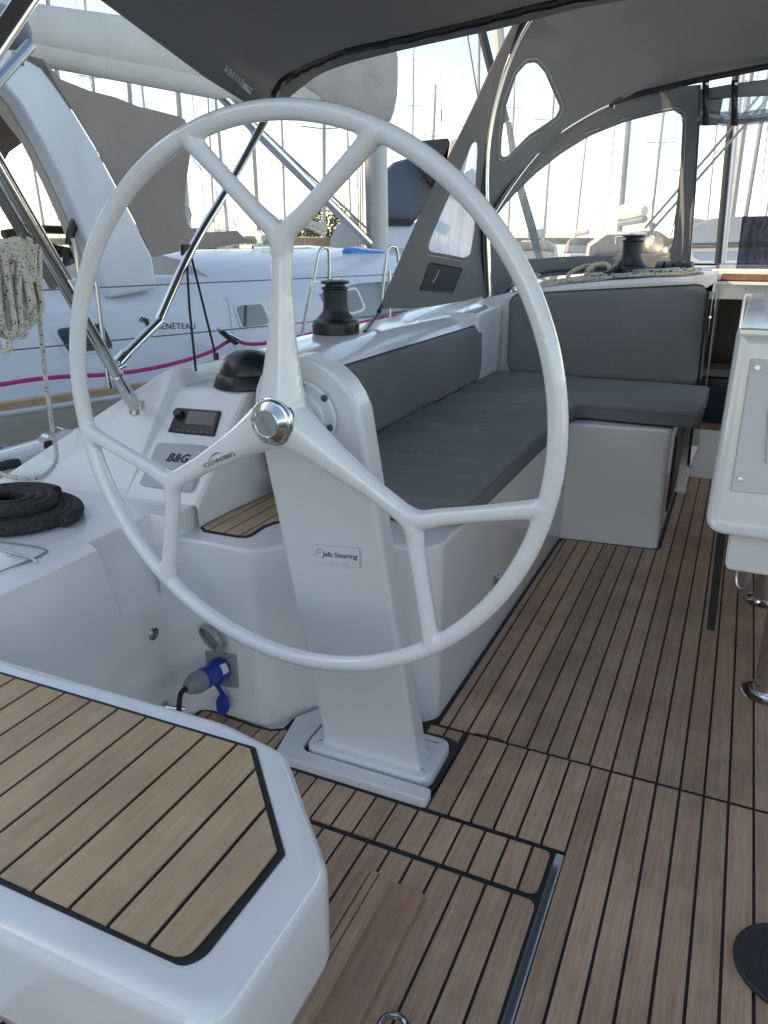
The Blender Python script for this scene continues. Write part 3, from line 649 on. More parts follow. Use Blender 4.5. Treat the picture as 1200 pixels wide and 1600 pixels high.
# wheel -------------------------------------------------------------------
wheel = thing('helm', 'large white three-spoked steering wheel with forked spokes and chrome hub', 'steering wheel', WC - Vector((0, 0, .45)))
wx = Vector((0, 0, 1)).cross(WN).normalized() * 1.0; wz = WN.cross(wx) * 1.0
if wz.z < 0: wz = -wz
if wx.x < 0: wx = -wx
def wp(u, v): return onp(u, v, WC, WN)
def w2(P): q_ = P - WC; return Vector((q_.dot(wx), q_.dot(wz)))
RW = .4505; rt = .0151
rings = [WC + (wx * math.cos(R(a)) + wz * math.sin(R(a))) * RW for a in np.arange(0, 360, 3)]
b = B(); b.tube(rings, rt, n=20, close=True)
hub = WC + WN * .006
def spoke(fork, e1, e2):
    f_ = w2(wp(*fork)); F = WC + wx * f_.x + wz * f_.y
    d = (F - hub).normalized(); side = WN.cross(d)
    L_ = (F - hub).length
    # stem: wide flat root that thins to the fork
    pts = [hub - d * .0, hub + d * .035, hub + d * .075, hub + d * .12, hub + d * (L_ * .72), F - d * .015, F + d * .008]
    rr_ = [.046, .041, .033, .026, .0180, .0178, .0165]
    b.tube(spl(pts, 3), list(np.interp(np.linspace(0, 6, 19), range(7), rr_)), n=16, flat=.78, up=WN)
    for e in (e1, e2):
        ev = w2(wp(*e)); E_ = WC + (wx * ev.x + wz * ev.y).normalized() * RW
        g = (E_ - F)
        mid = F + g * .5
        pp = spl([F - d * .018, F + d * .002 + g * .06, F + g * .25, mid, F + g * .8, E_], 4)
        rr2 = np.interp(np.linspace(0, 5, len(pp)), range(6), [.0165, .0165, .0146, .0138, .0146, .0165])
        b.tube(pp, list(rr2), n=14, up=WN)
    return F, d
forks = [((440, 374), (300, 238), (582, 232)), ((272, 752), (147, 672), (264, 902)), ((643, 812), (838, 789), (671, 1002))]
SP = [spoke(*f_) for f_ in forks]
b.lathe([(0, -.032), (.030, -.032), (.040, -.022), (.046, -.008), (.047, .006), (.042, .016), (.036, .020), (0, .020)], WC, WN, n=40)
wob = b.mk('wheel_tmp', 'wheelw', None)
m_ = wob.modifiers.new('r', 'REMESH'); m_.mode = 'VOXEL'; m_.voxel_size = .0026; m_.use_smooth_shade = True
s_ = wob.modifiers.new('s', 'SMOOTH'); s_.factor = .6; s_.iterations = 14
bpy.context.view_layer.update()
me = bpy.data.meshes.new_from_object(wob.evaluated_get(bpy.context.evaluated_depsgraph_get()))
wloc = wob.location.copy(); bpy.data.objects.remove(wob)
nv = len(me.vertices); co = np.empty(nv * 3); me.vertices.foreach_get('co', co); co = co.reshape(-1, 3) + np.array(wloc)
no = np.empty(nv * 3); me.vertex_normals.foreach_get('vector', no); no = no.reshape(-1, 3)
fc_n = len(me.polygons); fvs = np.array([p.vertices[:] if len(p.vertices) == 4 else (*p.vertices[:], -1) for p in me.polygons])
cen = co[fvs[:, :3]].mean(axis=1) - np.array(WC)
px_ = cen @ np.array(wx); pz_ = cen @ np.array(wz); rad_ = np.hypot(px_, pz_); ang = np.arctan2(pz_, px_)
cls = np.full(fc_n, 0); sa = [math.atan2(w2(F).y, w2(F).x) for F, d in SP]
dif = np.stack([np.abs((ang - a + math.pi) % (2 * math.pi) - math.pi) for a in sa]); cls = 2 + dif.argmin(axis=0)
cls[rad_ > RW - .0185] = 0; cls[rad_ < .052] = 1
names = ['rim', 'hub', 'spoke', 'spoke', 'spoke']
for k in range(5):
    sel = fvs[cls == k]
    if not len(sel): continue
    used = np.unique(sel[sel >= 0]); mp = {int(u): i for i, u in enumerate(used)}
    vs_ = co[used]; fs_ = [[mp[int(i)] for i in f_ if i >= 0] for f_ in sel]
    lo = vs_.min(axis=0); hi = vs_.max(axis=0); loc = Vector(((lo[0] + hi[0]) / 2, (lo[1] + hi[1]) / 2, lo[2]))
    m2 = bpy.data.meshes.new(names[k]); m2.from_pydata([Vector(v) - loc for v in vs_], [], fs_); m2.materials.append(M['wheelw']); m2.shade_smooth()
    m2.normals_split_custom_set_from_vertices([Vector(n) for n in no[used]])
    o2 = bpy.data.objects.new(names[k], m2); _link(o2, names[k], wheel, loc)
bpy.data.meshes.remove(me)
# hub cap
hb = WC + WN * .0205
b = B()
b.lathe([(0, 0), (.0385, 0), (.0395, .002), (.0385, .004), (.037, .0045), (.0385, .0055), (.0395, .0075), (.038, .0095), (.0365, .010), (0, .010)], hb, WN, n=48); b.mk('hub_rings', 'black', wheel)
b = B().lathe([(0, 0), (.0380, 0), (.0392, .0015), (.0392, .005), (.037, .0065), (.0372, .008), (.0375, .010), (.036, .012), (.0345, .0125), (.032, .0135), (.0225, .0225), (.0215, .0228), (.0205, .0222), (0, .0222)], hb + WN * .010, WN, n=56)
cap = b.mk('hub_cap', 'chrome', wheel, autos=25)
cf = hb + WN * .0326
B().lathe([(0, 0), (.0195, 0), (.0195, .0006), (0, .0006)], cf - WN * .0003, WN, n=40).mk('cap_face', 'steel', cap)
rd = (wx * .55 - wz * .83).normalized(); ud = (wx * .83 + wz * .55).normalized()
text('Salonere', .0085, cf + WN * .0007, rd, ud, 'greyp', cap, shear=.45, ext=.0001)
b = B(); b.tube(spl([cf + WN * .0008 + rd * x * .001 + ud * y * .001 for x, y in ((-14, -3), (-6, -6), (2, -5), (9, -7), (15, -4))], 5), .0003, n=4); b.mk('flourish', 'greyp', cap)
# maker's name on the lower left spoke
F, d = SP[1]; P1 = onp(368, 706, WC + WN * .0175, WN); P2 = onp(318, 727, WC + WN * .0165, WN)
rgt = (P2 - P1).normalized(); upp = WN.cross(rgt)
from mathutils.bvhtree import BVHTree
spk = [o for o in COL.objects if o.parent == wheel and o.name.startswith('spoke')]
bvs = [(BVHTree.FromPolygons([WL[o.name] + v.co for v in o.data.vertices], [p.vertices[:] for p in o.data.polygons])) for o in spk + [o for o in COL.objects if o.parent == wheel and o.name.startswith('hub')]]
def on_spoke(P, h=.0007):
    P = Vector(P); best = None
    for bv_ in bvs:
        r__ = bv_.ray_cast(P + WN * .1, -WN, .2)
        if r__[0] is not None and (best is None or (r__[0] - P).dot(WN) > (best - P).dot(WN)): best = r__[0]
    return (best if best is not None else P) + WN * h
def drape(o, h=.0007):
    L0 = WL[o.name]
    for v in o.data.vertices: v.co = on_spoke(v.co + L0, h) - L0
t_o = text('CARBONAUTICA', .0105, (P1 + P2) / 2 + upp * .0015, rgt, upp, 'ink', wheel, bold=.00012, ext=0, spacing=1.0)
drape(t_o)
mid = (P1 + P2) / 2; ar = spl([mid + rgt * x + upp * y for x, y in ((.026, -.002), (.016, -.0065), (.004, -.0105), (-.008, -.0095), (-.016, -.006))], 6)
l1, l2 = [], []
for i_, p_ in enumerate(ar):
    w__ = .0009 * math.sin(math.pi * (i_ + .6) / (len(ar) + .4)); l1.append(on_spoke(p_ + upp * w__)); l2.append(on_spoke(p_ - upp * w__))
B().loft([l1, l2]).mk('emblem', 'ink', wheel, smooth=False)
# little scar and screws on the rim
p = wp(853, 522) + WN * .0137; B().lathe([(0, 0), (.0035, 0), (.003, .001), (0, .0012)], p, WN, n=10).mk('rim_plug', 'white', wheel)

# ---- compass -------------------------------------------------------------
cmp_ = thing('compass', 'round black steering compass under its hood on the console top', 'compass', (-1.205, 1.735, .78))
cb = Vector((-1.205, 1.745, .780))
B().lathe([(0, 0), (.094, 0), (.096, .004), (.093, .012), (.086, .030), (.078, .036), (.060, .038), (0, .038)], cb, n=48).mk('compass_bowl', 'black', cmp_, autos=60)
B().lathe([(0, .0), (.078, 0), (.0785, .008), (.072, .029), (.056, .047), (.032, .058), (.010, .062), (0, .0625)], cb + Vector((.003, 0, .036)), n=48).mk('compass_hood', 'black', cmp_, autos=70)

# ---- winches --------------------------------------------------------------
def winch(name, label, base, s, arm):
    t_ = thing(name, label, 'winch', base); base = Vector(base)
    P = lambda pr: [(r * s, h * s) for r, h in pr]
    B().lathe(P([(0, 0), (.085, 0), (.086, .004), (.086, .034), (.083, .044), (.078, .05), (.06, .058), (0, .058)]), base, n=40).mk('winch_skirt', 'black', t_, autos=50)
    B().lathe(P([(.072, .050), (.060, .062), (.050, .074), (.045, .088), (.0435, .105), (.0435, .150), (.045, .156)]), base, n=40, caps=True).mk('winch_drum', 'rubber', t_, autos=60)
    B().lathe(P([(.034, .150), (.048, .156), (.051, .159), (.050, .163), (.036, .166), (.036, .172), (.050, .175), (.053, .179), (.051, .184), (.03, .188), (0, .188)]), base, n=40).mk('self_tailing_jaws', 'black', t_, autos=40)
    B().lathe(P([(.013, .186), (.022, .187), (.022, .191), (.013, .191)]), base, n=20).mk('handle_socket', 'steel', t_)
    a = Vector(arm).normalized(); sd_ = Vector((0, 0, 1)).cross(a)
    q_ = base + Vector((0, 0, .176 * s)) + a * .030 * s
    B().prism([q_ + sd_ * .010 * s, q_ + a * .052 * s + sd_ * .014 * s, q_ + a * .052 * s - sd_ * .014 * s, q_ - sd_ * .012 * s], (0, 0, .007 * s)).mk('stripper_arm', 'chrome', t_, bevel=.002)
    B().prism([q_ + a * .050 * s + sd_ * .015 * s - Vector((0, 0, .030 * s)), q_ + a * .050 * s - sd_ * .015 * s - Vector((0, 0, .034 * s)), q_ + a * .050 * s - sd_ * .015 * s + Vector((0, 0, .006)), q_ + a * .050 * s + sd_ * .015 * s + Vector((0, 0, .006))], a * .004 * s).mk('line_guide', 'chrome', t_, bevel=.001)
    return t_
winch('winch', 'dark grey self-tailing winch on the white port coaming', Z(519, 522, .834) + Vector((-.0, .03, 0)), 1.0, (-.9, -.45, 0))
w2b = Y(985, 418, 4.02); w2b.z = roofz(w2b.x) + .004
winch('winch', 'dark grey winch on the cabin top in front of the sprayhood window', w2b, 1.03, (-.9, -.3, 0))

# ---- shore power ----------------------------------------------------------
so_ = thing('shore_power_socket', 'grey shore power inlet with its round cap flipped up', 'socket', Y(350, 1045, 1.37))
FY = 1.3515
def fp(u, v, h=0): return Y(u, v, FY - h)
pl = [fp(u, v) for u, v in [(322, 1015), (370, 1022), (374, 1074), (326, 1066)]]
B().prism([p + Vector((0, 0, 0)) for p in pl], (0, -.007, 0)).mk('face_plate', 'sock', so_, bevel=.003, seg=3)
for u, v in ((327, 1020), (366, 1026), (369, 1069), (331, 1062)):
    B().lathe([(0, 0), (.0028, 0), (.0022, .0012), (0, .0014)], fp(u, v, .007), (0, -1, 0), n=10).mk('screw', 'chrome', so_)
sc0 = fp(348, 1044, .007)
B().lathe([(.0, 0), (.0285, 0), (.0285, .012), (.0255, .014), (.0255, .002), (0, .002)], sc0, (0, -1, 0), n=32).mk('socket_ring', 'sock', so_)
cpc = Y(329, 998, 1.335); cn = Vector((-.25, -.80, -.25)).normalized()
cap_ = B().lathe([(0, 0), (.039, 0), (.041, .004), (.039, .013), (.035, .013), (.034, .005), (0, .005)], cpc - cn * .008, cn, n=36).mk('flip_cap', 'sock', so_, autos=40)
B().lathe([(0, 0), (.0335, 0), (.031, .003), (0, .0036)], cpc - cn * .004, cn, n=32).mk('cap_seal', 'lens', cap_)
B().box((fp(350, 1010).x - .008, FY - .024, fp(350, 1010).z - .006), (fp(350, 1010).x + .012, FY - .004, fp(350, 1010).z + .010)).mk('hinge', 'sock', so_, bevel=.003)
pg = thing('power_plug', 'blue power plug with grey collar and black cable pushed into the inlet', 'plug', sc0)
ax = (Y(292, 1075, 1.215) - sc0).normalized()
K = 1.22
B().lathe([(r * K, h * K) for r, h in [(0, 0), (.0245, 0), (.0255, .004), (.0255, .022), (.0235, .026), (.0215, .030), (.0215, .052), (.0225, .055), (.0205, .060), (.0195, .066)]], sc0 + ax * .004, ax, n=30).mk('plug_body', 'blue', pg, autos=30)
B().lathe([(r * K, h * K) for r, h in [(.0195, 0), (.0225, .002), (.0225, .010), (.0205, .022), (.015, .036), (.009, .044), (0, .045)]], sc0 + ax * .080, ax, n=30).mk('plug_collar', 'greyp', pg, autos=40)
lb = (CP - sc0).normalized(); sb = ax.cross(lb).normalized(); nb_ = sb.cross(ax).normalized(); nb_ = nb_ if nb_.dot(lb) > 0 else -nb_
lp_ = [[sc0 + ax * (.014 + a_) + (nb_ * math.cos(t_) + sb * math.sin(t_)) * (.0255 * K + .0004) for t_ in (-.5, -.3, -.1, .1, .3)] for a_ in (0, .011, .022)]
B().loft(lp_).mk('rating_label', 'sticker', pg)
ce = sc0 + ax * .132
B().tube(spl([ce, ce + ax * .02 + Vector((0, 0, -.006)), ce + ax * .028 + Vector((-.003, 0, -.045)), ce + ax * .02 + Vector((-.01, -.005, -.10)), ce + Vector((-.02, -.06, -.118)), ce + Vector((-.08, -.25, -.122))], 6), .0062, n=10).mk('power_cable', 'rope_k', pg)
fl0 = sc0 + ax * .030 + Vector((.004, -.012, -.02)); fe = Y(350, 1100, 1.335)
B().prism([fl0 + Vector((-.010, 0, .004)), fl0 + Vector((.012, .0, .002)), fe + Vector((.008, 0, .02)), fe + Vector((-.008, 0, .022))], (0, .004, 0)).mk('cap_strap', 'blue', pg, bevel=.0015)
B().lathe([(0, 0), (.0225, 0), (.0235, .002), (.0235, .007), (.022, .009), (0, .009)], fe, (-.2, -.9, .25), n=28, sx=.92, sy=1.1).mk('plug_cap', 'blue', pg, autos=40)
# drain fitting and small tap
dn_ = thing('drain_fitting', 'round chrome through-hull fitting on the white coaming side', 'fitting', X(238, 990, -1.17))
p = X(239, 990, -1.17)
B().lathe([(0, 0), (.0165, 0), (.0165, .003), (.014, .0055), (.010, .006), (.0095, .002), (0, .002)], p, (1, 0, 0), n=28).mk('flange', 'chrome', dn_, autos=30)
B().box((p.x, p.y - .0018, p.z - .010), (p.x + .005, p.y + .0018, p.z + .010)).mk('bar', 'chrome', dn_)
B().box((p.x, p.y - .010, p.z - .0018), (p.x + .0045, p.y + .010, p.z + .0018)).mk('bar', 'chrome', dn_)
tb = thing('padeye', 'small chrome padeye low on the white wall beside the power cable', 'padeye', X(256, 1105, -1.168))
p = X(256, 1103, -1.168)
B().lathe([(0, 0), (.012, 0), (.012, .004), (.008, .006), (0, .006)], p, (1, 0, 0), n=18).mk('base', 'steel', tb)
B().tube([p, p + Vector((.03, .01, -.004)), p + Vector((.05, .02, -.006))], .0045, n=8).mk('stem', 'steel', tb)

# ---- foot brace, ring pull, deck disc, locker latch -------------------------
fb = thing('foot_brace', 'grooved teak foot brace screwed to the cockpit sole', 'foot brace', (-.45, .8, -.004))
yb = 1.022
prof = [(-.525, -.004), (-.520, .004), (-.505, .014), (-.497, .0165), (-.4955, .0135), (-.4935, .0135), (-.492, .0175), (-.478, .0200), (-.4765, .0170), (-.4745, .0170), (-.473, .0205), (-.462, .0205), (-.456, .018), (-.452, .009), (-.452, -.004)]
b = B(); b.loft([[(x, y, z * 1.5 if z > 0 else z) for x, z in prof] for y in (yb, .8, .5, .2)], close=True, caps=True); b.mk('grooved_rail', 'teak', fb, autos=25)
b = B(); b.loft([[(-.452, y, -.004), (-.452, y, .013), (-.392, y, .011), (-.388, y, .008), (-.386, y, -.004)] for y in (yb + .006, .8, .5, .2)], close=True, caps=True); b.mk('brace_board', 'teak_dark', fb, autos=25)
rp = thing('ring_pull', 'chrome ring pull of the sole hatch at the bottom edge', 'ring pull', Z(612, 1604, -.004))
p = Z(614, 1606, 0); B().tube([p + Vector((math.cos(R(a)), math.sin(R(a)), 0)) * .020 + Vector((0, 0, .001)) for a in range(0, 360, 15)], .003, n=8, close=True).mk('ring', 'chrome', rp)
B().lathe([(0, -.003), (.026, -.003), (.027, 0), (.015, 0), (.014, -.0025), (0, -.0025)], p, n=28).mk('ring_plate', 'steel', rp)
dk = thing('deck_foot_switch', 'dark round deck fitting with a raised rim at the right edge', 'deck fitting', (.245, 1.155, 0))
dc = Vector((.2295, 1.145, 0))
B().lathe([(0, 0), (.090, 0), (.090, .006), (.087, .0085), (.082, .009), (.080, .007), (.052, .007), (.050, .0055), (.048, .0055), (.046, .0075), (0, .0085)], dc, n=64, sx=1, sy=1.0).mk('disc', 'rubber', dk, autos=30)
lt = thing('locker_latch', 'small stainless latch on the white locker side above the sole', 'latch', X(775, 906, -.56))
p = X(775, 906, -.561)
B().box((p.x, p.y - .022, p.z - .025), (p.x + .004, p.y + .012, p.z + .022)).mk('latch_plate', 'chrome', lt, bevel=.001)
B().box((p.x + .002, p.y + .006, p.z - .008), (p.x + .012, p.y + .028, p.z + .006)).mk('latch_tongue', 'steel', lt, bevel=.002)
# ============================================================ SOFT THINGS, TABLE, CANOPIES
def pillow(name, poly, z0, z1, r, mat='cushion', parent=None, puff=.006, axis='z', amp=0, n=6, sag=None):
    """cushion slab with rounded edges; poly is an outline, extruded along z"""
    pr = rounded(poly, r[0], 5); d = r[1]; b = B(); rows = []
    for k, z in ((d, z0), (d * .35, z0 + d * .12), (0, z0 + d * .8), (-.002, (z0 + z1) / 2), (0, z1 - d * .8), (d * .35, z1 - d * .12), (d, z1)):
        rows.append([(x, y, z) for x, y in (offset_poly(pr, k) if k else pr)])
    b.loft(rows, close=True)
    return b, rows
# L-shaped seat cushion built as a grid so that creases can be modelled
cush = thing('seat_cushion', 'long L-shaped dark grey seat cushion on the port bench', 'cushion', (-.8, 2.6, .48))
zt = .545; zb = .484
Lp = [(-.735, 1.66), (-.556, 1.70), (-.548, 1.75), (-.545, 3.045), (-.092, 3.03), (-.085, 3.06), (-.085, 3.685), (-1.078, 3.70), (-1.078, 1.66)]
from mathutils.geometry import delaunay_2d_cdt
op = rounded(Lp, [.03, .03, .02, .03, .02, .02, .03, .03, .03], 4)
def inpoly(p, poly):
    c = False; j = len(poly) - 1
    for i in range(len(poly)):
        if (poly[i][1] > p[1]) != (poly[j][1] > p[1]) and p[0] < (poly[j][0] - poly[i][0]) * (p[1] - poly[i][1]) / (poly[j][1] - poly[i][1]) + poly[i][0]: c = not c
        j = i
    return c
inn = offset_poly(op, .014)
vs = [Vector(q) for q in resamp(inn, 220)]; es = [(i, (i + 1) % 220) for i in range(220)]
in2 = offset_poly(op, .022)
for ix in range(84):
    for iy in range(172):
        q = (-1.08 + ix * .0125, 1.65 + iy * .0122)
        if inpoly(q, in2): vs.append(Vector(q))
r_ = delaunay_2d_cdt(vs, es, [], 0, 1e-5)
from mathutils import noise as mn
def crease(x, y):
    z = .007 * mn.noise(Vector((x * 5, y * 5, 1))) + .003 * mn.noise(Vector((x * 14, y * 22, 7)))
    # pull folds running across the bench
    for (y0, sl, a, wd) in ((2.05, .10, .0035, .010), (2.42, .16, .0045, .012), (2.55, .2, .003, .010), (2.70, .22, .005, .014), (2.86, .25, .004, .012), (3.05, .2, .005, .015), (3.22, .12, .0035, .014)):
        d = (y - y0 - sl * (x + .8) - .03 * math.sin(x * 9 + y0 * 7)) / wd
        env = max(0, 1 - ((x + .88) / .32) ** 2)
        z += 3.6 * a * env * math.exp(-d * d) - 3.6 * a * .7 * env * math.exp(-(d - 1.6) ** 2)
    return z
tv = [(p[0], p[1], zt + crease(p[0], p[1])) for p in r_[0]]; tf = [t for t in r_[2] if inpoly((sum(r_[0][i][0] for i in t) / 3, sum(r_[0][i][1] for i in t) / 3), inn)]
b = B(); b.add(tv, tf)
o1 = resamp(inn, 220); oo = resamp(op, 220)
j0 = min(range(220), key=lambda j: math.dist(oo[j], o1[0])); oo = oo[j0:] + oo[:j0]
rows = [[(p[0], p[1], zt + crease(*p)) for p in o1]]
for k, z in ((.35, zt - .0015), (.85, zt - .009), (1, zt - .02), (1, zb + .012), (.75, zb + .003), (.2, zb)):
    rows.append([(a[0] + (c_[0] - a[0]) * k, a[1] + (c_[1] - a[1]) * k, z + (crease(*a) * (1 - k))) for a, c_ in zip(o1, oo)])
b.loft(rows, close=True)
b.mk('cushion_pad', 'cushion', cush, autos=80)
b = B(); b.tube([(p[0], p[1], zt - .0085) for p in offset_poly(op, -.0002)], .0016, n=5, close=True); b.mk('piping', 'cushion', cush)
def back(name, label, P, T, mat='cushion'):
    """back cushion: P = four front-face corners (bl, br, tr, tl), T = thickness vector"""
    t_ = thing(name, label, 'cushion', P[0])
    P = [Vector(p) for p in P]; T = Vector(T)
    n_ = 26; m_ = 14; grid = []
    nr = (P[1] - P[0]).cross(P[3] - P[0]).normalized()
    if nr.dot(T) > 0: nr = -nr
    b = B()
    W_ = (P[1] - P[0]).length; H_ = (P[3] - P[0]).length; RC = .055
    def edge(u, v):
        a_, b_ = u * W_, v * H_
        cx_ = RC if a_ < RC else (W_ - RC if a_ > W_ - RC else None); cy_ = RC if b_ < RC else (H_ - RC if b_ > H_ - RC else None)
        if cx_ is not None and cy_ is not None:
            dx_, dy_ = a_ - cx_, b_ - cy_; m__ = max(abs(dx_), abs(dy_)); l__ = math.hypot(dx_, dy_)
            if l__ > 1e-9: k__ = m__ / l__; dx_, dy_ = dx_ * k__, dy_ * k__
            ee = RC - math.hypot(dx_, dy_); a_, b_ = cx_ + dx_, cy_ + dy_; u, v = a_ / W_, b_ / H_; ds = [ee]
        else: ds = [min(a_, W_ - a_, b_, H_ - b_)]
        a = P[0].lerp(P[1], u); c_ = P[3].lerp(P[2], u); q = a.lerp(c_, v); s = 0
        for x in ds:
            x = max(x, 0)
            if x < .022: s += (.022 - math.sqrt(max(0, .022 ** 2 - (.022 - x) ** 2)))
        return q, s
    def par(i, n): t = i / n; return .5 - .5 * math.cos(math.pi * t) if False else t
    us = [x / W_ for x in (0, .003, .009, .018, .032, .055)] + [(.055 + (W_ - .11) * i / 20) / W_ for i in range(1, 20)] + [1 - x / W_ for x in (.055, .032, .018, .009, .003, 0)]
    vs_ = [x / H_ for x in (0, .003, .009, .018, .032, .055)] + [(.055 + (H_ - .11) * i / 10) / H_ for i in range(1, 10)] + [1 - x / H_ for x in (.055, .032, .018, .009, .003, 0)]
    front = []; rear = []
    for v in vs_:
        fr = []; rr = []
        for u in us:
            q, s = edge(u, v)
            pf_ = .008 * math.sin(math.pi * u) * math.sin(math.pi * v) + .006 * mn.noise(q * 5) + .002 * mn.noise(q * 16)
            fr.append(q - nr * s + nr * pf_); rr.append(q + T + nr * s)
        front.append(fr); rear.append(rr)
    b.loft(front); b.loft(rear)
    # sides
    def loop(g): return g[0] + [r[-1] for r in g[1:]] + g[-1][-2::-1] + [r[0] for r in g[-2:0:-1]]
    lf, lr = loop(front), loop(rear); b.loft([lf, lr], close=True)
    b.mk('cushion_pad', mat, t_, autos=60)
    b = B(); b.tube([p - nr * .003 for p in loop(front)][::1], .0016, n=5, close=True); b.mk('piping', mat, t_)
    return t_
back('back_cushion', 'dark grey back cushion along the port coaming', [(-1.062, 1.70, .540), (-1.062, 3.41, .540), (-1.088, 3.50, .788), (-1.088, 1.66, .790)], (-.035, 0, 0))
back('back_cushion', 'tall dark grey back cushion against the cabin front below the cabin top winch', [Y(791, 583, 3.70), Y(1096, 605, 3.70), Y(1109, 444, 3.765), Y(795, 460, 3.765)], (0, .035, 0))

# ---- cockpit table ---------------------------------------------------------
tb = thing('cockpit_table', 'white cockpit table with folded leaf on two chrome columns, cut by the right edge', 'table', (CX, 2.3, 0))
ty = 1.86
tl = Y(1150, 516, ty + .04); bl_ = Y(1107, 832, ty)
def tsec(y, x0b, x0t, zb_, zt_):
    p = rounded([(x0b, zb_), (2 * CX - x0b, zb_ - .0), (2 * CX - x0t, zt_), (x0t, zt_)], [.045, .045, .012, .012], 7)
    return [(x, y, z) for x, z in p]
zb_ = Y(1130, 836, ty).z; x0b = Y(1104, 800, ty).x
x0t = tl.x + .002; zt_ = tl.z
def shr(sec, d):
    pp = offset_poly([(p[0], p[2]) for p in sec], d); return [(a, sec[0][1], c_) for a, c_ in pp]
b = B(); base = tsec(0, x0b, x0t, zb_, zt_)
rows = []
for y, d in ((ty + .012, .03), (ty + .004, .016), (ty, .010), (ty + .002, .004), (ty + .008, 0), (ty + .035, 0), (2.6, 0), (3.25, 0)):
    lean = lambda z: .045 * (z - zb_) / (zt_ - zb_) if y < 2 else 0
    rows.append([(x, y + lean(z), z) for x, _, z in shr([(p[0], 0, p[2]) for p in base], d)] if d else [(x, y + lean(z), z) for x, _, z in base])
b.loft(rows, close=True, caps=True); b.mk('table_body', 'gel', tb, autos=40)
def tf_(u, v, h=0):   # on the leaning aft face
    n_ = Vector((0, -1, .045 / (zt_ - zb_) )).normalized(); return onp(u, v, Vector((0, ty + .010, zb_)) + n_ * h, n_)
nrm_t = Vector((0, -1, .094)).normalized()
ip = [tf_(1173, 560, .003), tf_(1260, 566, .003), tf_(1260, 778, .003), tf_(1141, 768, .003)]
B().prism([ip[0], ip[1], ip[2], ip[3]], -nrm_t * .008 + Vector((0, -.001, 0))).mk('inset_panel', 'gel_mat', tb, bevel=.006, seg=3)
B().prism([tf_(1200, 640, .004), tf_(1260, 640, .004), tf_(1260, 726, .004), tf_(1196, 724, .004)], nrm_t * .006).mk('socket_cover', 'gel_mat', tb, bevel=.003)
for u, v in ((1183.5, 574.5), (1157, 749)):
    p = tf_(u, v, .0085); B().lathe([(0, 0), (.0068, 0), (.0062, .002), (.0035, .0022), (.003, .001), (0, .001)], p, nrm_t, n=18).mk('screw', 'steel', tb)
B().prism([(x0t + .004, ty + .045, zt_ - .010), (2 * CX - x0t, ty + .045, zt_ - .010), (2 * CX - x0t, ty + .045, zt_ + .003), (x0t + .004, ty + .045, zt_ + .003)], (0, .012, 0)).mk('top_trim', 'steel', tb, bevel=.002)
B().prism([(x0t + .006, ty + .058, zt_), (2 * CX - x0t - .006, ty + .058, zt_), (2 * CX - x0t - .006, 3.2, zt_), (x0t + .03, 3.2, zt_)], (0, 0, .004)).mk('table_top', 'chrome', tb, bevel=.002)
B().box((x0t + .065, ty + .07, zt_ + .004), (2 * CX - x0t - .065, 3.15, zt_ + .012)).mk('top_board', 'wood', tb, bevel=.002)
lo_ = Y(1131, 889, 1.90)
b = B(); b.prism([(x, 1.895, z) for x, z in rounded([(lo_.x, lo_.z), (2 * CX - lo_.x, lo_.z), (2 * CX - lo_.x, .56), (lo_.x - .003, .56)], [.02, .02, 0, 0], 5)], (0, 1.3, 0)); b.mk('lower_box', 'gel', tb, bevel=.008, seg=3)
lx = .034
lf_ = [(lx, 1.985, .195), (lx, 3.15, .195), (lx - .03, 3.15, .92), (lx - .03, 1.985, .92)]
B().prism(lf_, (.017, 0, 0)).mk('table_leaf', 'wood', tb, bevel=.002)
B().prism([(lx - .003, 1.975, .19), (lx - .033, 1.975, .92), (lx - .031 + .018, 1.975, .92), (lx + .017, 1.975, .19)], (0, .012, 0)).mk('leaf_edge', 'black', tb, bevel=.002)
B().tube([(.078, 1.93, .40), (.078, 1.93, .372), (.082, 1.925, .352), (.092, 1.92, .345), (.102, 1.915, .352), (.106, 1.91, .372), (.106, 1.91, .40)], .006, n=10).mk('hook', 'steel', tb)
for y in (2.045, 2.66):
    q_ = .205
    B().tube([(q_, y, .0), (q_, y, .48)], .037, n=28).mk('leg', 'chrome', tb)
    B().lathe([(0, 0), (.066, 0), (.0665, .003), (.062, .006), (.046, .009), (.043, .014), (.040, .015)], (q_, y, 0), n=44).mk('leg_flange', 'chrome', tb, autos=30)

# ---- bimini ----------------------------------------------------------------
bim = thing('bimini', 'dark grey bimini awning overhead with black front bow sleeve', 'awning', (CX, 1.5, 1.6))
def pb(u, v, dy=0): return onp(u, v, (0, 1.53 + dy, .866), Vector((0, -1, 1.24)).normalized())
bowpx = [(412, 190), (425, 150), (436, 128), (455, 113), (474, 103), (500, 92), (530, 79), (575, 69), (625, 60), (690, 44), (760, 27), (820, 12), (900, -6), (1000, -22)]
bow = spl([pb(*q) for q in bowpx], 4)
valpx = [(386, 166), (440, 163), (452, 152), (470, 138), (500, 116), (545, 99), (600, 85), (660, 71), (720, 58), (770, 47), (815, 36), (900, 14), (1000, -4)]
val = [pb(u, v, .09) for u, v in valpx]
val = spl(val, 5); bw = spl([pb(u, v) for u, v in [(384, 158), (417, 158), (436, 128), (455, 113), (500, 92), (545, 75), (600, 64), (660, 51), (720, 37), (770, 25), (815, 13), (900, -6), (1000, -22)]], 5)
rows = [val, [a.lerp(c_, .5) + Vector((0, 0, .012)) for a, c_ in zip(val, bw)], bw]
E0 = bw[0]; last = bw[-1]
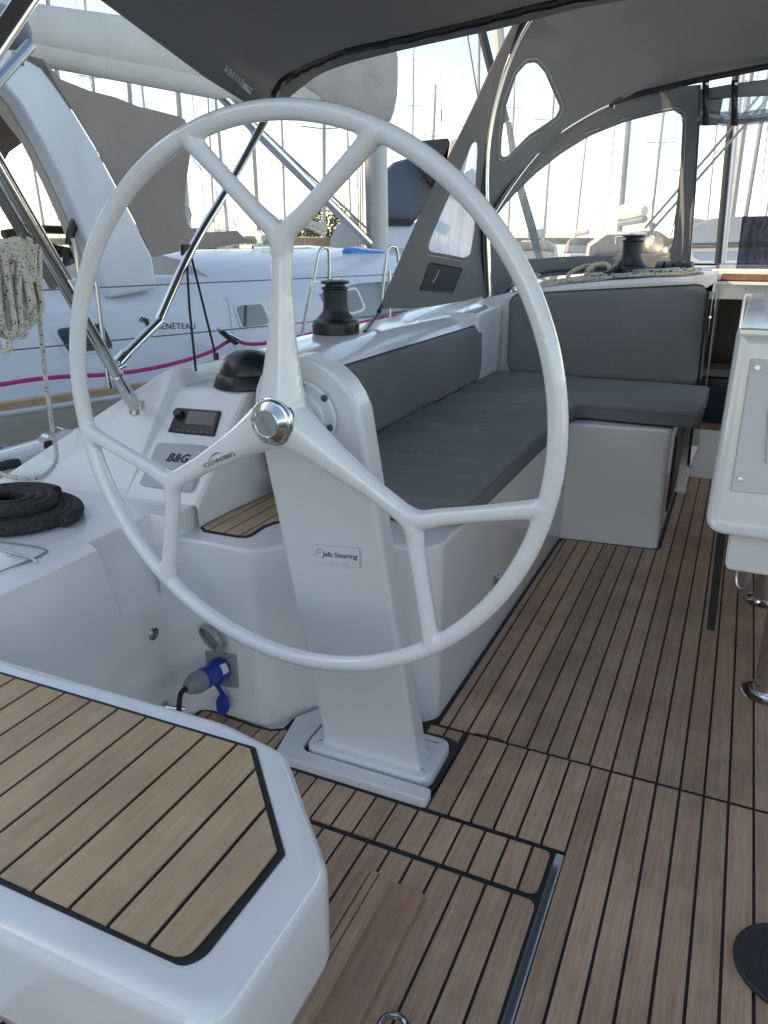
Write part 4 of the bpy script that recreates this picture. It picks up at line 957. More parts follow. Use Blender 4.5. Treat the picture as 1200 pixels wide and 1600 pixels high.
def back_row(y, z, cr, sweep=0):
    # keep the same parametrisation as the bow, blend to an arched bow further aft
    out = []; k = len(bw)
    for i, p in enumerate(bw):
        t = i / (k - 1)
        x = -1.5 + (last.x + 1.5) * (.12 * t + .88 * ((p.x - bw[0].x) / (last.x - bw[0].x)))
        xx = (x - CX) / (1.5 + CX)
        out.append(Vector((x, y, z + cr * (1 - min(1, xx * xx)))))
    return out
for y, z, cr in ((2.05, 1.60, .33), (1.66, 1.70, .30), (1.2, 1.79, .26), (.7, 1.84, .25)): rows.append(back_row(y, z, cr))
b = B(); b.loft(rows); b.mk('awning_canvas', 'canvas', bim, solid=.002)
# starboard half, mirrored
def mir(p): return Vector((2 * CX - p.x, p.y, p.z))
b = B(); b.loft([[mir(p) for p in r] + [] for r in rows]); b.mk('awning_canvas', 'canvas', bim, solid=.002)
b = B(); b.loft([[r[-1], Vector(((r[-1].x + CX) / 2, r[-1].y, r[-1].z + .02)), mir(Vector(((r[-1].x + CX) / 2, r[-1].y, r[-1].z + .02))), mir(r[-1])] for r in rows[2:]]); b.mk('awning_canvas', 'canvas', bim, solid=.002)
dn = [p - Vector((0, 0, .006)) + Vector((0, 0, .002 * math.sin(i * 1.9))) for i, p in enumerate(bow[4:])]
b = B(); b.tube(dn, .0165, n=10); b.mk('bow_sleeve', 'black', bim)
b = B(); b.tube([mir(p) for p in dn], .0165, n=8); b.mk('bow_sleeve', 'black', bim)
for r0_ in (rows[4], rows[5]):
    B().tube([p - Vector((0, 0, .003)) for p in r0_], .0022, n=5).mk('seam', 'black', bim)
B().tube([r[0] - Vector((0, 0, .001)) for r in rows[1:]], .0045, n=6).mk('hem', 'canvas', bim)
# printed maker's name near the corner, seen through from the back
tc_ = pb(372, 121); f1 = D(351, 108, depth_of(pb(351, 108)) * .90); f2 = D(388, 137, depth_of(pb(388, 137)) * .95)
# frame tubes
def stick(name, parent, pts, r, mat='chrome', n=12): return B().tube(pts, r, n=n).mk(name, mat, parent)
leg = spl([X(187, 566, -1.455), X(192, 560, -1.455), X(246, 505, -1.455), X(250, 498, -1.46), pb(300, 388), pb(360, 287), pb(414, 188)], 5)
stick('front_bow_leg', bim, leg, .0125)
B().tube([X(184, 569, -1.455), X(196, 555, -1.455)], .016, n=14).mk('leg_socket', 'chrome', bim)
foot = Vector((-1.445, 1.56, .73)); topl = X(0, 273, -1.34)
f2_ = foot + (topl - foot) * 2.15
stick('rear_bow_leg', bim, [foot, f2_], .0145)
stick('rear_leg_collar', bim, [foot + (topl - foot) * .19, foot + (topl - foot) * .0], .0175)
stick('foot_ball', bim, [foot - Vector((0, 0, .012)), foot + Vector((0, 0, .02))], .02)
B().lathe([(0, 0), (.012, .0), (.012, .03), (0, .03)], X(180, 571, -1.452) + Vector((0, 0, -.01)), (0, 1, .2), n=14).mk('hinge', 'chrome', bim)
a0 = foot + (topl - foot) * .62; a1 = foot + (topl - foot) * 1.5; sdv = Vector((.8, .5, -.2)).normalized() * .0
off = -RT * .019 - UP * .008
B().tube([a0 + off, a1 + off], .0115, n=4, flat=1.5).mk('strap_track', 'steel', bim)
B().tube([a0 - off * .9, a1 - off * .9], .0035, n=6).mk('strap_rail', 'chrome', bim)
q = X(160, 560, -1.5)
# short tube crossing the top left corner
stick('stern_arch_tube', bim, [D(-60, 150, .95) * 1.9 - D(62, -32, 1.05) * .9, D(62, -32, 1.05) * 2.2 - D(-60, 150, .95) * 1.2], .0135, 'chrome')
# tensioning straps hanging from the bow leg to the coaming
s1 = pb(291, 391)
bs = thing('bimini_straps', 'pair of thin black cords from the bimini leg down to the coaming', 'cords', Z(305, 578, .834))
B().tube([s1, Z(296, 520, .90).lerp(s1, .0) if False else s1.lerp(Z(306, 579, .834), .5) + RT * -.004, Z(306, 579, .834)], .0034, n=8).mk('cord', 'rope_k', bs)
B().tube([s1 + RT * .01, Z(338, 560, .834)], .0034, n=8).mk('cord', 'rope_k', bs)
B().tube([s1 - Vector((0, 0, .014)), s1 + Vector((0, 0, .016))], .018, n=10).mk('cord_wrap', 'black', bs)
B().tube([Z(338, 562, .834), Z(338, 562, .834) + Vector((0, 0, .02))], .008, n=8).mk('eye', 'black', bs)

# ---- sprayhood ---------------------------------------------------------------
hood = thing('sprayhood', 'charcoal canvas sprayhood with clear windows over the cabin entrance', 'sprayhood', (CX, 4.2, .95))
h1px = [(761, 474), (759, 430), (757, 380), (756, 330), (755, 280), (757, 232), (763, 190), (771, 155), (782, 118), (795, 84), (812, 50), (832, 20), (855, -8), (885, -40), (930, -80), (1000, -130)]
h1 = spl([Y(u, v, 3.90) for u, v in h1px], 5)
def p2(u, v): return onp(u, v, (0, 3.88, 1.26), Vector((0, -1, 1.2)).normalized())
h2px = [(763, 345), (775, 325), (800, 287), (830, 248), (862, 215), (900, 189), (940, 167), (980, 151), (1030, 138), (1090, 124), (1150, 112), (1210, 101), (1300, 90)]
h2 = spl([p2(*q) for q in h2px], 4)
# roof between the hoops, with the triangular window
fr = lift([Y(u, v, 3.90) for u, v in h1px[3:]] + [p2(*q) for q in h2px])
win1 = rounded([(838, 96), (852, 112), (876, 168), (868, 184), (826, 212), (792, 246), (782, 246), (783, 215), (790, 165), (806, 116), (822, 98)], 6, 3)
roof_o = [(756, 330), (755, 280), (757, 232), (763, 190), (771, 155), (782, 118), (795, 84), (812, 50), (832, 20), (855, -8), (885, -40), (930, -80), (1320, -110), (1320, 88), (1210, 101), (1150, 112), (1090, 124), (1030, 138), (980, 151), (940, 167), (900, 189), (862, 215), (830, 248), (800, 287), (775, 325), (763, 345)]
tri_panel('roof_canvas', fr, roof_o, [win1], 'canvas', hood)
def pane(name, f, poly, mat='vinyl', grow=3, solid=.0):
    c = (sum(p[0] for p in poly) / len(poly), sum(p[1] for p in poly) / len(poly))
    po = [(p[0] + (p[0] - c[0]) / max(1, math.dist(p, c)) * grow, p[1] + (p[1] - c[1]) / max(1, math.dist(p, c)) * grow) for p in poly]
    return tri_panel(name, f, po, [], mat, hood, solid=0, step=30)
pane('window_pane', fr, win1)
pane_edge = lambda f, poly, nm='window_binding': B().tube([f(*p) for p in resamp(poly, 60)], .0035, n=5, close=True).mk(nm, 'canvas', hood)
pane_edge(fr, win1)
# windscreen below the forward hoop
basepx = [(764, 470), (790, 436), (830, 416), (880, 410), (940, 409), (1000, 411), (1072, 414)]
ctrl = [p2(*q) for q in h2px[:10]] + [Y(u, v, 4.62) for u, v in basepx[2:]] + [Y(764, 470, 3.92), Y(790, 436, 4.25)]
fw = lift(ctrl)
ws_o = [(763, 345), (775, 325), (800, 287), (830, 248), (862, 215), (900, 189), (940, 167), (980, 151), (1030, 139), (1095, 132), (1093, 200), (1086, 300), (1076, 414), (1072, 426), (1000, 424), (930, 426), (860, 432), (810, 440), (780, 474), (762, 474)]
win2 = rounded([(777, 333), (800, 306), (835, 272), (875, 240), (920, 212), (975, 190), (1030, 176), (1056, 171), (1068, 182), (1064, 260), (1056, 340), (1052, 384), (1042, 398), (960, 399), (880, 402), (820, 406), (792, 408), (774, 396), (771, 360)], 8, 3)
tri_panel('windscreen_canvas', fw, ws_o, [win2], 'canvas', hood)
pane('window_pane', fw, win2); pane_edge(fw, win2)
B().tube([fw(*q) for q in [(1094, 135), (1092, 200), (1086, 300), (1077, 414)]], .010, n=8, flat=.5).mk('zip_edge', 'black', hood)
# side panel aft of the hoop
fs_ = lift([Y(u, v, 3.90) for u, v in h1px[:11]] + [X(595, 481, -1.33), X(660, 330, -1.30), X(745, 150, -1.14), X(640, 478, -1.30)])
side_o = [(594, 482), (612, 440), (640, 375), (672, 305), (705, 240), (738, 172), (762, 120), (790, 62), (820, 8), (832, 20), (812, 50), (795, 84), (782, 118), (771, 155), (763, 190), (757, 232), (755, 280), (756, 330), (757, 380), (759, 430), (761, 462), (720, 471), (680, 478), (640, 482)]
win3 = rounded([(744, 216), (747, 230), (743, 300), (742, 360), (735, 400), (725, 404), (695, 398), (669, 394), (668, 385), (672, 372), (690, 330), (718, 268), (736, 226)], 5, 3)
tri_panel('side_canvas', fs_, side_o, [win3], 'canvas', hood)
pane('window_pane', fs_, win3, 'vinyl_hazy'); pane_edge(fs_, win3)
pk = [(672, 411), (722, 420), (707, 457), (657, 452)]
dvec = (CP - fs_(690, 435)).normalized() * .006
B().prism([fs_(*p) + dvec for p in pk], dvec * .5).mk('mesh_pocket', 'mesh', hood)
B().tube([fs_(*p) + dvec * 1.6 for p in pk], .004, n=5, close=True).mk('pocket_binding', 'black', hood)
B().tube([fs_(u, v) + dvec * 2.2 for u, v in ((686, 422), (682, 433), (676, 441))], .0016, n=5).mk('zip_pull', 'ink_grey', hood)
B().tube(spl([fs_(u, v) for u, v in side_o[:9]], 3), .005, n=6).mk('edge_binding', 'canvas', hood)
B().tube([fs_(596, 482), fs_(590, 492), Z(570, 518, .836)], .007, n=8).mk('hold_down_strap', 'black', hood)
B().tube([fs_(597, 478), fs_(592, 487)], .010, n=8).mk('strap_buckle', 'black', hood)
for f__, wn__ in ((fr, win1), (fw, win2), (fs_, win3)):
    for gr_ in (5, 9):
        cc_ = (sum(p[0] for p in wn__) / len(wn__), sum(p[1] for p in wn__) / len(wn__))
        lp__ = []
        for p in resamp(wn__, 90):
            l__ = math.dist(p, cc_); q__ = f__(p[0] + (p[0] - cc_[0]) / l__ * gr_, p[1] + (p[1] - cc_[1]) / l__ * gr_); lp__.append(q__ + (CP - q__).normalized() * .0035)
        B().tube(lp__, .0011, n=4, close=True).mk('stitching', 'ink_grey' if gr_ == 5 else 'canvas', hood)
# hoops
tw = (CP - Y(757, 300, 3.9)).normalized()
B().tube([p + RT * .016 + tw * .02 for p in h1], .0125, n=12).mk('rear_hoop', 'chrome', hood)
B().tube([p - RT * .004 + tw * .006 for p in h1], .013, n=8).mk('hoop_sleeve', 'black', hood)
k = 27
B().tube([p + tw * .02 - Vector((0, 0, .006)) for p in h2[:k]], .011, n=12).mk('front_hoop', 'chrome', hood)
B().tube([p + tw * .004 - Vector((0, 0, .004)) for p in h2[k - 2:]], .015, n=8).mk('hoop_sleeve', 'black', hood)
B().tube([p + tw * .0 for p in h2[:k]], .013, n=8).mk('hoop_sleeve', 'black', hood)
B().tube([h2[k - 2] + tw * .02, h2[k] + tw * .02], .018, n=10).mk('sleeve_clamp', 'black', hood)
ph_ = h2[k - 1] + tw * .02; B().tube([ph_, ph_ - Vector((0, 0, .035))], .004, n=8).mk('snap_toggle', 'chrome', hood)
fz = Y(766, 335, 3.89)
B().lathe([(0, -.02), (.016, -.02), (.016, .02), (0, .02)], fz + tw * .02, (1, 0, 0), n=16).mk('hinge', 'chrome', hood)
ft = Y(762, 468, 3.90)
for dx in (-.03, .0, .03): B().lathe([(0, 0), (.012, 0), (.010, .02), (.006, .028), (0, .03)], ft + Vector((dx, .0, -.012)) + tw * .03, n=14).mk('foot_fitting', 'chrome', hood)
# rolled-up centre window with its straps
def pr_(u, v): return onp(u, v, (0, 4.5, 0), (0, 1, 0))
roll = [pr_(1094, 178), pr_(1120, 184), pr_(1150, 186), pr_(1200, 181), pr_(1290, 174)]
B().tube(spl(roll, 4), [.030 + .004 * math.sin(i * 1.3) for i in range(17)], n=14).mk('rolled_window', 'vinyl_dark', hood)
B().tube(spl([p + Vector((0, .012, -.004)) for p in roll], 4), .018, n=10).mk('roll_core', 'canvas', hood)
B().loft([[pr_(1093, 140), pr_(1150, 130), pr_(1290, 112)], [pr_(1093, 158), pr_(1150, 152), pr_(1290, 146)]]).mk('header_canvas', 'canvas', hood, solid=.004)
B().loft([[pr_(1094, 158), pr_(1106, 155), pr_(1130, 153)], [pr_(1093, 196), pr_(1104, 196), pr_(1122, 196)]]).mk('window_flap', 'canvas', hood, solid=.004)
B().loft([[pr_(1130, 152), pr_(1290, 146)], [pr_(1122, 180), pr_(1290, 172)]]).mk('window_pane', 'vinyl_hazy', hood)
for u in (1103, 1148):
    dz = CP - pr_(u, 150); dz = dz.normalized() * .04
    B().loft([[pr_(u - 5, 126) + dz, pr_(u + 5, 125) + dz], [pr_(u - 5, 160) + dz, pr_(u + 5, 160) + dz], [pr_(u - 6, 196) + dz, pr_(u + 5, 196) + dz]]).mk('roll_strap', 'black', hood, solid=.003)
    B().lathe([(0, 0), (.010, 0), (.007, .012), (0, .014)], pr_(u + 2, 132) + dz, (0, -1, 0), n=12).mk('snap_fastener', 'chrome', hood)
# blue tinted leaf standing on the cabin top
tlv = thing('blue_vinyl_leaf', 'blue tinted protective vinyl panel standing upright at the right edge', 'vinyl panel', Y(1180, 412, 4.9))
B().prism([Y(u, v, 4.9) for u, v in [(1160, 338), (1290, 336), (1290, 413), (1151, 412)]], (0, .004, 0)).mk('panel', 'vinyl_blue', tlv)
B().prism([Y(u, v, 4.895) for u, v in [(1180, 352), (1179, 345), (1183, 349), (1187, 349), (1191, 345), (1190, 352), (1187, 358), (1183, 358)]], (0, .001, 0)).mk('emblem', 'ink', tlv)
B().box((-.3, 4.86, 1.018), (.8, 4.9, 1.03)).mk('windscreen_base', 'black', hood, bevel=.004)
B().tube([fw(*q) + Vector((0, -.01, 0)) for q in [(780, 470), (812, 436), (860, 424), (930, 420), (1000, 419), (1074, 421)]], .008, n=8).mk('bottom_roll', 'black', hood)
# ============================================================ ROPES AND SMALL GEAR
# dark mooring line coiled on the coaming
cl = thing('coiled_mooring_line', 'dark thick mooring line coiled flat on the white aft coaming', 'rope', Z(40, 800, .54))
c0 = Z(22, 800, .556); pts = []
for i in range(0, 150):
    a = i * .36; rr = .130 - .0042 * i / 2.1 * .50; lay = .0
    if i > 105: rr = .06 + (i - 105) * .0016; lay = .026
    if rr < .022: rr = .022
    w_ = .006 * mn.noise(Vector((i * .11, 3, 0)))
    pts.append(c0 + Vector((math.cos(a) * (rr + w_) * 1.18, math.sin(a) * (rr + w_), lay * min(1, max(0, (i - 105) / 8)) + .004 * mn.noise(Vector((i * .2, 1, 5))))))
B().tube(spl(pts[:104], 2), .0150, n=12).mk('lower_turns', 'rope_d', cl)
pts2 = []
for i in range(0, 62):
    a = i * .33 + 1.2; rr = .100 - .0011 * i
    pts2.append(c0 + Vector((-.012 + math.cos(a) * rr * 1.15, .01 + math.sin(a) * rr, .024 + .004 * mn.noise(Vector((i * .2, 9, 5))))))
B().tube(spl(pts2, 2), .0148, n=12).mk('upper_turns', 'rope_d', cl)
# white line coil hanging from the rear bow leg
hc_ = thing('hanging_rope_coil', 'white flecked rope coil hanging from the bimini leg at the left edge', 'rope', X(30, 545, -1.36))
rnd = random.Random(5)
for k in range(20):
    u0 = -40 + k * 4.6; dd = -1.36 + .018 * rnd.uniform(-1, 1) + (.02 if k % 2 else -.015)
    lo = 535 + rnd.uniform(-22, 20) - max(0, k - 8) * 5.5; 
    top = 378 + rnd.uniform(-4, 8); wd = rnd.uniform(9, 15); sl = 12 + rnd.uniform(-6, 6)
    a = spl([X(u0 + 6, top + 10, dd), X(u0 - 2, top + 45, dd), X(u0 + sl * .4 - 2, (top + lo) / 2, dd), X(u0 + sl - 4, lo - 12, dd), X(u0 + sl + wd * .45, lo, dd + .008), X(u0 + sl + wd, lo - 12, dd + .014), X(u0 + sl * .5 + wd, (top + lo) / 2, dd + .016), X(u0 + wd + 4, top + 45, dd + .014), X(u0 + 14, top + 6, dd + .012), X(u0 + 10, top, dd + .006)], 4, close=True)
    B().tube(a, .0062, n=7, close=True).mk('rope_turn', 'rope_w', hc_)
for k in range(4):
    B().tube(spl([X(-25, 400 + k * 8, -1.34), X(0, 380 + k * 7, -1.325), X(30, 380 + k * 9, -1.325), X(48, 400 + k * 12, -1.33), X(55, 436, -1.345), X(50, 452, -1.36)], 4), .0055, n=7).mk('rope_wrap', 'rope_w', hc_)
tail = spl([X(50, 400, -1.345), X(57, 450, -1.345), X(63, 510, -1.37), X(70, 580, -1.42), X(79, 650, -1.47), X(87, 700, -1.50), X(86, 724, -1.48), X(66, 744, -1.42), X(36, 748, -1.42), X(8, 742, -1.45), X(-30, 730, -1.5)], 6)
B().tube(tail, .0052, n=8).mk('rope_tail', 'rope_w', hc_)
# line led through the chrome fairlead on the toe rail
fl = thing('fairlead', 'polished chrome fairlead on the toe rail beyond the dark rope coil', 'fairlead', X(95, 712, -1.86))
p = X(97, 706, -1.84)
dirf = Vector((.12, 1, .02)).normalized(); 
def fpt(u, v, dx=0): return X(u, v, -1.84 + dx)
B().prism([fpt(u, v) for u, v in rounded([(67, 694), (76, 683), (100, 671), (118, 673), (127, 690), (128, 702), (92, 712), (70, 712)], 6, 3)], (-.05, .02, 0)).mk('fairlead_body', 'chrome', fl, bevel=.008, seg=3)
B().prism([fpt(u, v, .003) for u, v in [(68, 690), (82, 688), (83, 712), (69, 713)]], (.004, 0, 0)).mk('fairlead_throat', 'black', fl)
for u, v in ((113, 678), (107, 702)): B().lathe([(0, 0), (.006, 0), (.004, .003), (0, .003)], fpt(u, v, .002), (1, 0, 0), n=12).mk('screw', 'steel', fl)
ml = tag(B().tube(spl([fpt(74, 706, .006), fpt(50, 714, .02), fpt(28, 724, .03), fpt(-20, 738, .05)], 5), .0075, n=8).mk('mooring_line', 'rope_w'), 'white flecked line running from the chrome fairlead to the left edge', 'rope')
B().tube(spl([fpt(28, 724, .032), fpt(12, 726, .035), fpt(-14, 734, .05)], 5), .014, n=10).mk('chafe_sleeve', 'rope_d', ml)
# toe rail of our own boat
tr = B().loft([[(-1.83 - .0 * y, y, .54), (-1.835, y, .575), (-1.85, y, .585), (-1.90, y, .585), (-1.915, y, .57), (-1.93, y, .50)] for y in (-.5, 1, 2, 3)]).mk('toe_rail', 'gel', coam, autos=60)

# ropes heaped on the cabin top
def heap(name, label, pts, r, mat, n=6, extra=()):
    t_ = thing(name, label, 'rope', pts[0]); B().tube(spl(pts, n), r, n=8).mk('rope', mat, t_)
    for e in extra: B().tube(spl(e, n), r, n=8).mk('rope', mat, t_)
    return t_
def ct(u, v, y, dz=0): p = Y(u, v, y); return Vector((p.x, p.y, max(roofz(p.x) + .006, p.z) + dz))
def cy(x, y, h=.0): return Vector((x, y, roofz(x) + .008 + h))
lo1 = [cy(-.75 + .055 * math.cos(a) * (1 + .2 * math.sin(3 * a)), 3.95 + .03 * math.sin(a), .035 + .032 * math.sin(a + .4)) for a in [i * .5 for i in range(26)]]
lo2 = [cy(-.66 + .05 * math.cos(a), 3.93 + .04 * math.sin(a * 1.1), .04 + .030 * math.sin(a)) for a in [i * .5 for i in range(22)]]
heap('cream_rope_bundle', 'cream rope hank with standing loops on the cabin top left of the winch', lo1, .0098, 'rope_c', 3, [lo2])
rn = random.Random(11)
def scrawl(x0, x1, y0, y1, n, h=.01):
    return [cy(x0 + (x1 - x0) * (.5 + .5 * math.sin(i * 1.7 + rn.uniform(-.4, .4))), y0 + (y1 - y0) * (.5 + .5 * math.cos(i * 1.13 + rn.uniform(-.4, .4))), rn.uniform(0, h)) for i in range(n)]
heap('blue_flecked_rope', 'pale blue-green flecked rope tails flaked flat at the foot of the cabin top winch', scrawl(-.62, -.20, 3.82, 3.98, 22, .022), .0062, 'rope_b', 5, [scrawl(-.55, -.22, 3.83, 3.95, 16, .025), scrawl(-.70, -.42, 3.84, 3.98, 12, .03)])
heap('cream_rope_tail', 'cream rope tails lying along the edge of the cabin top', scrawl(-.95, -.6, 3.83, 3.95, 14, .02), .007, 'rope_c', 5, [[cy(-.80, 3.825, .006), cy(-.6, 3.822, .006), cy(-.4, 3.826, .006), cy(-.18, 3.83, .004)]])
heap('green_rope_coil', 'dull green and cream coil in the dark corner at the sprayhood foot', [cy(-1.03 + .05 * math.cos(a), 3.93 + .02 * math.sin(a), .03 + .045 * math.sin(a)) for a in [i * .55 for i in range(24)]], .0075, 'rope_b', 3, [[cy(-.98 + .05 * math.cos(a), 3.86 + .04 * math.sin(a), .012 + .004 * i) for i, a in enumerate([i * .6 for i in range(18)])]])
hl = tag(B().tube([w2b + Vector((-.04, -.04, .06)), cy(-.58, 3.90, .035), cy(-.66, 3.86, .01)], .0075, n=8).mk('halyard_tail', 'rope_d'), 'dark rope leading off the cabin top winch drum to the left', 'rope')
clu = thing('rope_clutches', 'row of black rope clutches behind the cabin top winch', 'rope clutches', (-.36, 4.35, 1.0))
for i in range(4):
    x = -.43 + i * .045; B().prism([(x, y, z + roofz(-.36) + .01) for y, z in ((4.20, 0), (4.20, .03), (4.25, .05), (4.42, .045), (4.46, 0))], (.036, 0, 0)).mk('clutch', 'black', clu, bevel=.004)
wbx = tag(B().prism([Y(u, v, 3.86) for u, v in [(1062, 431), (1090, 423), (1122, 424), (1120, 438), (1100, 447), (1075, 440)]], (0, .03, 0)).mk('line_box', 'white', bevel=.003), 'small white plastic guide at the cabin top corner by the door', 'line guide')

# ============================================================ NEIGHBOURING YACHT
ny = thing('neighbour_yacht', 'white yacht moored alongside with teak rail, portlights, grey sprayhood and white arch', 'yacht', N(1.5, -1.8, -1.0))
# hull and deck
ss = [-4.5, -3, -1.5, 0, 1.5, 3, 4.5, 6, 8, 9.5]
hb_ = lambda s: 0.0 if s < 3 else -.028 * (s - 3) ** 2
def hrow(s):
    o = hb_(s); k = max(.02, min(1, (10.2 - s) / 3))
    return [N(s, -1.8 + (1.8 + o) * k * .9 - .0, -1.2), N(s, o - .10, -.6), N(s, o - .02, .0), N(s, o, .20), N(s, o + .006, .262), N(s, o - .0, .27)]
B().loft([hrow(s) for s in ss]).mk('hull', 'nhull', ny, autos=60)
B().loft([[N(s, hb_(s) + .012, .262), N(s, hb_(s) + .014, .276), N(s, hb_(s) - .004, .288), N(s, hb_(s) - .03, .288)] for s in ss]).mk('sheer_band', 'ngel', ny, autos=60)
B().loft([[N(s, hb_(s) - .004, .286), N(s, hb_(s) - .002, .328), N(s, hb_(s) - .010, .336), N(s, hb_(s) - .032, .336), N(s, hb_(s) - .036, .286)] for s in ss]).mk('toe_rail', 'teak_pale', ny, autos=40)
B().loft([[N(s, hb_(s) - .03, .300), N(s, hb_(s) - .34, .318)] for s in ss]).mk('side_deck', 'ngel', ny)
# coachroof
def crow(s):
    o = hb_(s); f = 1 if s > .2 else (1 if s > 0 else .97); e = 1.0 if s < 5 else max(.2, 1 - (s - 5) * .22)
    return [N(s, o - .33, .31), N(s, o - .345, .36), N(s, o - .40, .31 + .42 * e), N(s, o - .43, .31 + .462 * e), N(s, o - .62, .31 + .60 * e), N(s, o - .95, .31 + .70 * e), N(s, o - 1.4, .31 + .752 * e), N(s, o - 1.8, .31 + .765 * e)] + \
           [N(s, o - 2.2, .31 + .752 * e), N(s, o - 3.0, .31 + .6 * e), N(s, o - 3.3, .31)]
B().loft([crow(s) for s in (1.75, 2.2, 3, 4, 5, 6, 7, 8.2)], caps=True).mk('coachroof', 'ngel', ny, autos=35)
B().loft([crow(s)[:4] + [N(s, -.60, .90), N(s, -.78, .92), N(s, -.80, .4)] for s in (-4.2, -2, 0, 1.0, 1.76)], caps=True).mk('cockpit_coaming', 'ngel', ny, autos=35)
B().loft([[N(s, -.8, .45), N(s, -3.0, .45)] for s in (-4.2, 1.76)]).mk('cockpit_floor', 'nbeige', ny)
B().loft([[N(s, -3.0, .3), N(s, -3.05, .95), N(s, -3.5, .9)] for s in (-4.2, 1.76)]).mk('far_coaming', 'nbeige', ny)
# portlights: recessed frame + pane
FNn = Vector(NN) 
def cab(u, v, h=0):      # on the sloping cabin side
    a = N(0, -.345, .36); b_ = N(0, -.40, .73); up_ = (b_ - a).normalized(); n_ = ND.cross(up_); n_ = n_ if n_.dot(NN) > 0 else -n_
    return onp(u, v, a + n_ * h, n_), n_
def portl(px, mat='pane', rim='ngel'):
    pp = rounded(px, 7, 4); n_ = cab(0, 500)[1]
    c = (sum(p[0] for p in px) / len(px), sum(p[1] for p in px) / len(px))
    g = [(c[0] + (p[0] - c[0]) * 1.22, c[1] + (p[1] - c[1]) * 1.25) for p in px]; gp = rounded(g, 9, 4)
    f_ = B().prism([cab(u, v, .001)[0] for u, v in gp], n_ * .006).mk('portlight', rim, ny, bevel=.002)
    B().prism([cab(u, v, .0075)[0] for u, v in pp], n_ * .004).mk('pane', mat, f_, bevel=.001)
portl([(86, 514), (160, 505), (178, 545), (108, 551)]); portl([(368, 478), (409, 475), (422, 506), (380, 511)]); portl([(531, 457), (556, 452), (569, 482), (546, 489)], mat='greyp', rim='white')
n_ = cab(0, 500)[1]
B().prism([cab(u, v, .0005)[0] for u, v in rounded([(498, 458), (560, 443), (640, 437), (700, 432), (700, 478), (640, 490), (560, 498), (520, 500)], 8, 4)], n_ * .0045).mk('side_window', 'navy', ny)
# maker's name
a_ = cab(238, 510, .004)[0]; b_ = cab(313, 510, .004)[0]
rr_ = (b_ - a_).normalized(); uu_ = (cab(250, 500, .004)[0] - cab(250, 520, .004)[0]).normalized()
text('BÉNÉTEAU', .056, cab(276, 510, .003)[0], rr_, uu_, 'ink', ny, spacing=1.12, ext=.0006)
for kx in range(1): 
    b = B()
    for j in range(3): b.tube(spl([cab(218 + j * 4, 502 + j * 1.5, .004)[0], cab(222 + j * 4, 496 + j, .004)[0], cab(227 + j * 3, 503 + j, .004)[0], cab(231 + j * 2, 512, .004)[0]], 3), .004, n=5)
    b.mk('emblem', 'ink', ny)
# arch leg
arch = [(33, 88), (66, 106), (92, 140), (118, 180), (150, 232), (180, 288), (212, 348), (238, 400), (246, 452), (172, 466), (150, 415), (122, 340), (95, 280), (62, 215), (30, 160), (0, 125), (-60, 70), (-90, 20), (-20, 55)]
pl_ = [NX(u, v, -.42) for u, v in arch]
B().prism(pl_, NN * -.16).mk('arch', 'ngel', ny, bevel=.02, seg=3)
inn_ = [(28, 165), (60, 220), (93, 285), (120, 345), (148, 415), (166, 458), (150, 466), (128, 410), (104, 348), (76, 285), (44, 222), (8, 175), (-30, 130), (-10, 128)]
B().prism([NX(u, v, -.60) for u, v in inn_], NN * -.10).mk('arch_inner_face', 'nbeige', ny, bevel=.01)
# sprayhood
hoodp = [(66, 92), (95, 124), (140, 142), (180, 152), (230, 172), (272, 180), (288, 186), (295, 202), (297, 240), (290, 290), (287, 335), (296, 356), (308, 363), (345, 362), (370, 360), (382, 372), (396, 378), (378, 380), (330, 388), (285, 392), (238, 402), (212, 348), (180, 288), (150, 232), (118, 180), (92, 140)]
Mh = [NX(u, v, -.50 - .0009 * max(0, u - 150)) for u, v in hoodp]
hp = lift([NX(u, v, -.40 - .0004 * max(0, u - 60)) for u, v in hoodp])
tri_panel('sprayhood', hp, hoodp, [], 'canvas_n', ny, solid=.006)
wpn = [(297, 242), (310, 258), (338, 300), (372, 356), (345, 361), (308, 362), (297, 356), (288, 335), (291, 290)]
tri_panel('sprayhood_window', hp, wpn, [], 'vinyl_hazy', ny, solid=0)
B().tube([hp(u, v) for u, v in [(297, 242), (310, 258), (338, 300), (372, 358)]], .006, n=5).mk('window_edge', 'vinyl_hazy', ny)
# canvas top running across the boat
B().loft([[hp(u, v) + NN * (-w_) + Vector((0, 0, .22 * math.sin(min(1, w_ / 1.5) * math.pi / 2))) for w_ in (0, .1, .3, .7, 1.3, 2.0, 2.6)] for u, v in hoodp[:7]]).mk('sprayhood_top', 'canvas_n', ny)
tri_panel('brown_awning', lift([NX(u, v, -1.5) for u, v in [(0, 120), (45, 220), (0, 300), (-80, 100), (20, 260), (-60, 250)]]), [(-120, 60), (0, 128), (30, 170), (52, 214), (36, 222), (14, 238), (2, 260), (-40, 270), (-120, 240)], [], 'canvas_brown', ny, solid=.006)
# guard rails
def st_(a, b_, r, nm='stanchion', mt='steel'): B().tube([a, b_], r, n=8).mk(nm, mt, ny)
for s in (.62, 3.0, 4.9):
    st_(N(s, -.02, .33), N(s, -.02, .93), .013); B().tube([N(s, -.02, .33), N(s, -.02, .37)], .020, n=10).mk('stanchion_base', 'chrome', ny)
for z in (.60, .90):
    B().tube([N(-4, -.02, z - .02), N(-1.4, -.02, z), N(.62, -.02, z), N(3.0, -.02, z), N(4.9, -.02 , z), N(7.5, hb_(7.5) - .02, z)], .004, n=6).mk('lifeline', 'wire', ny)
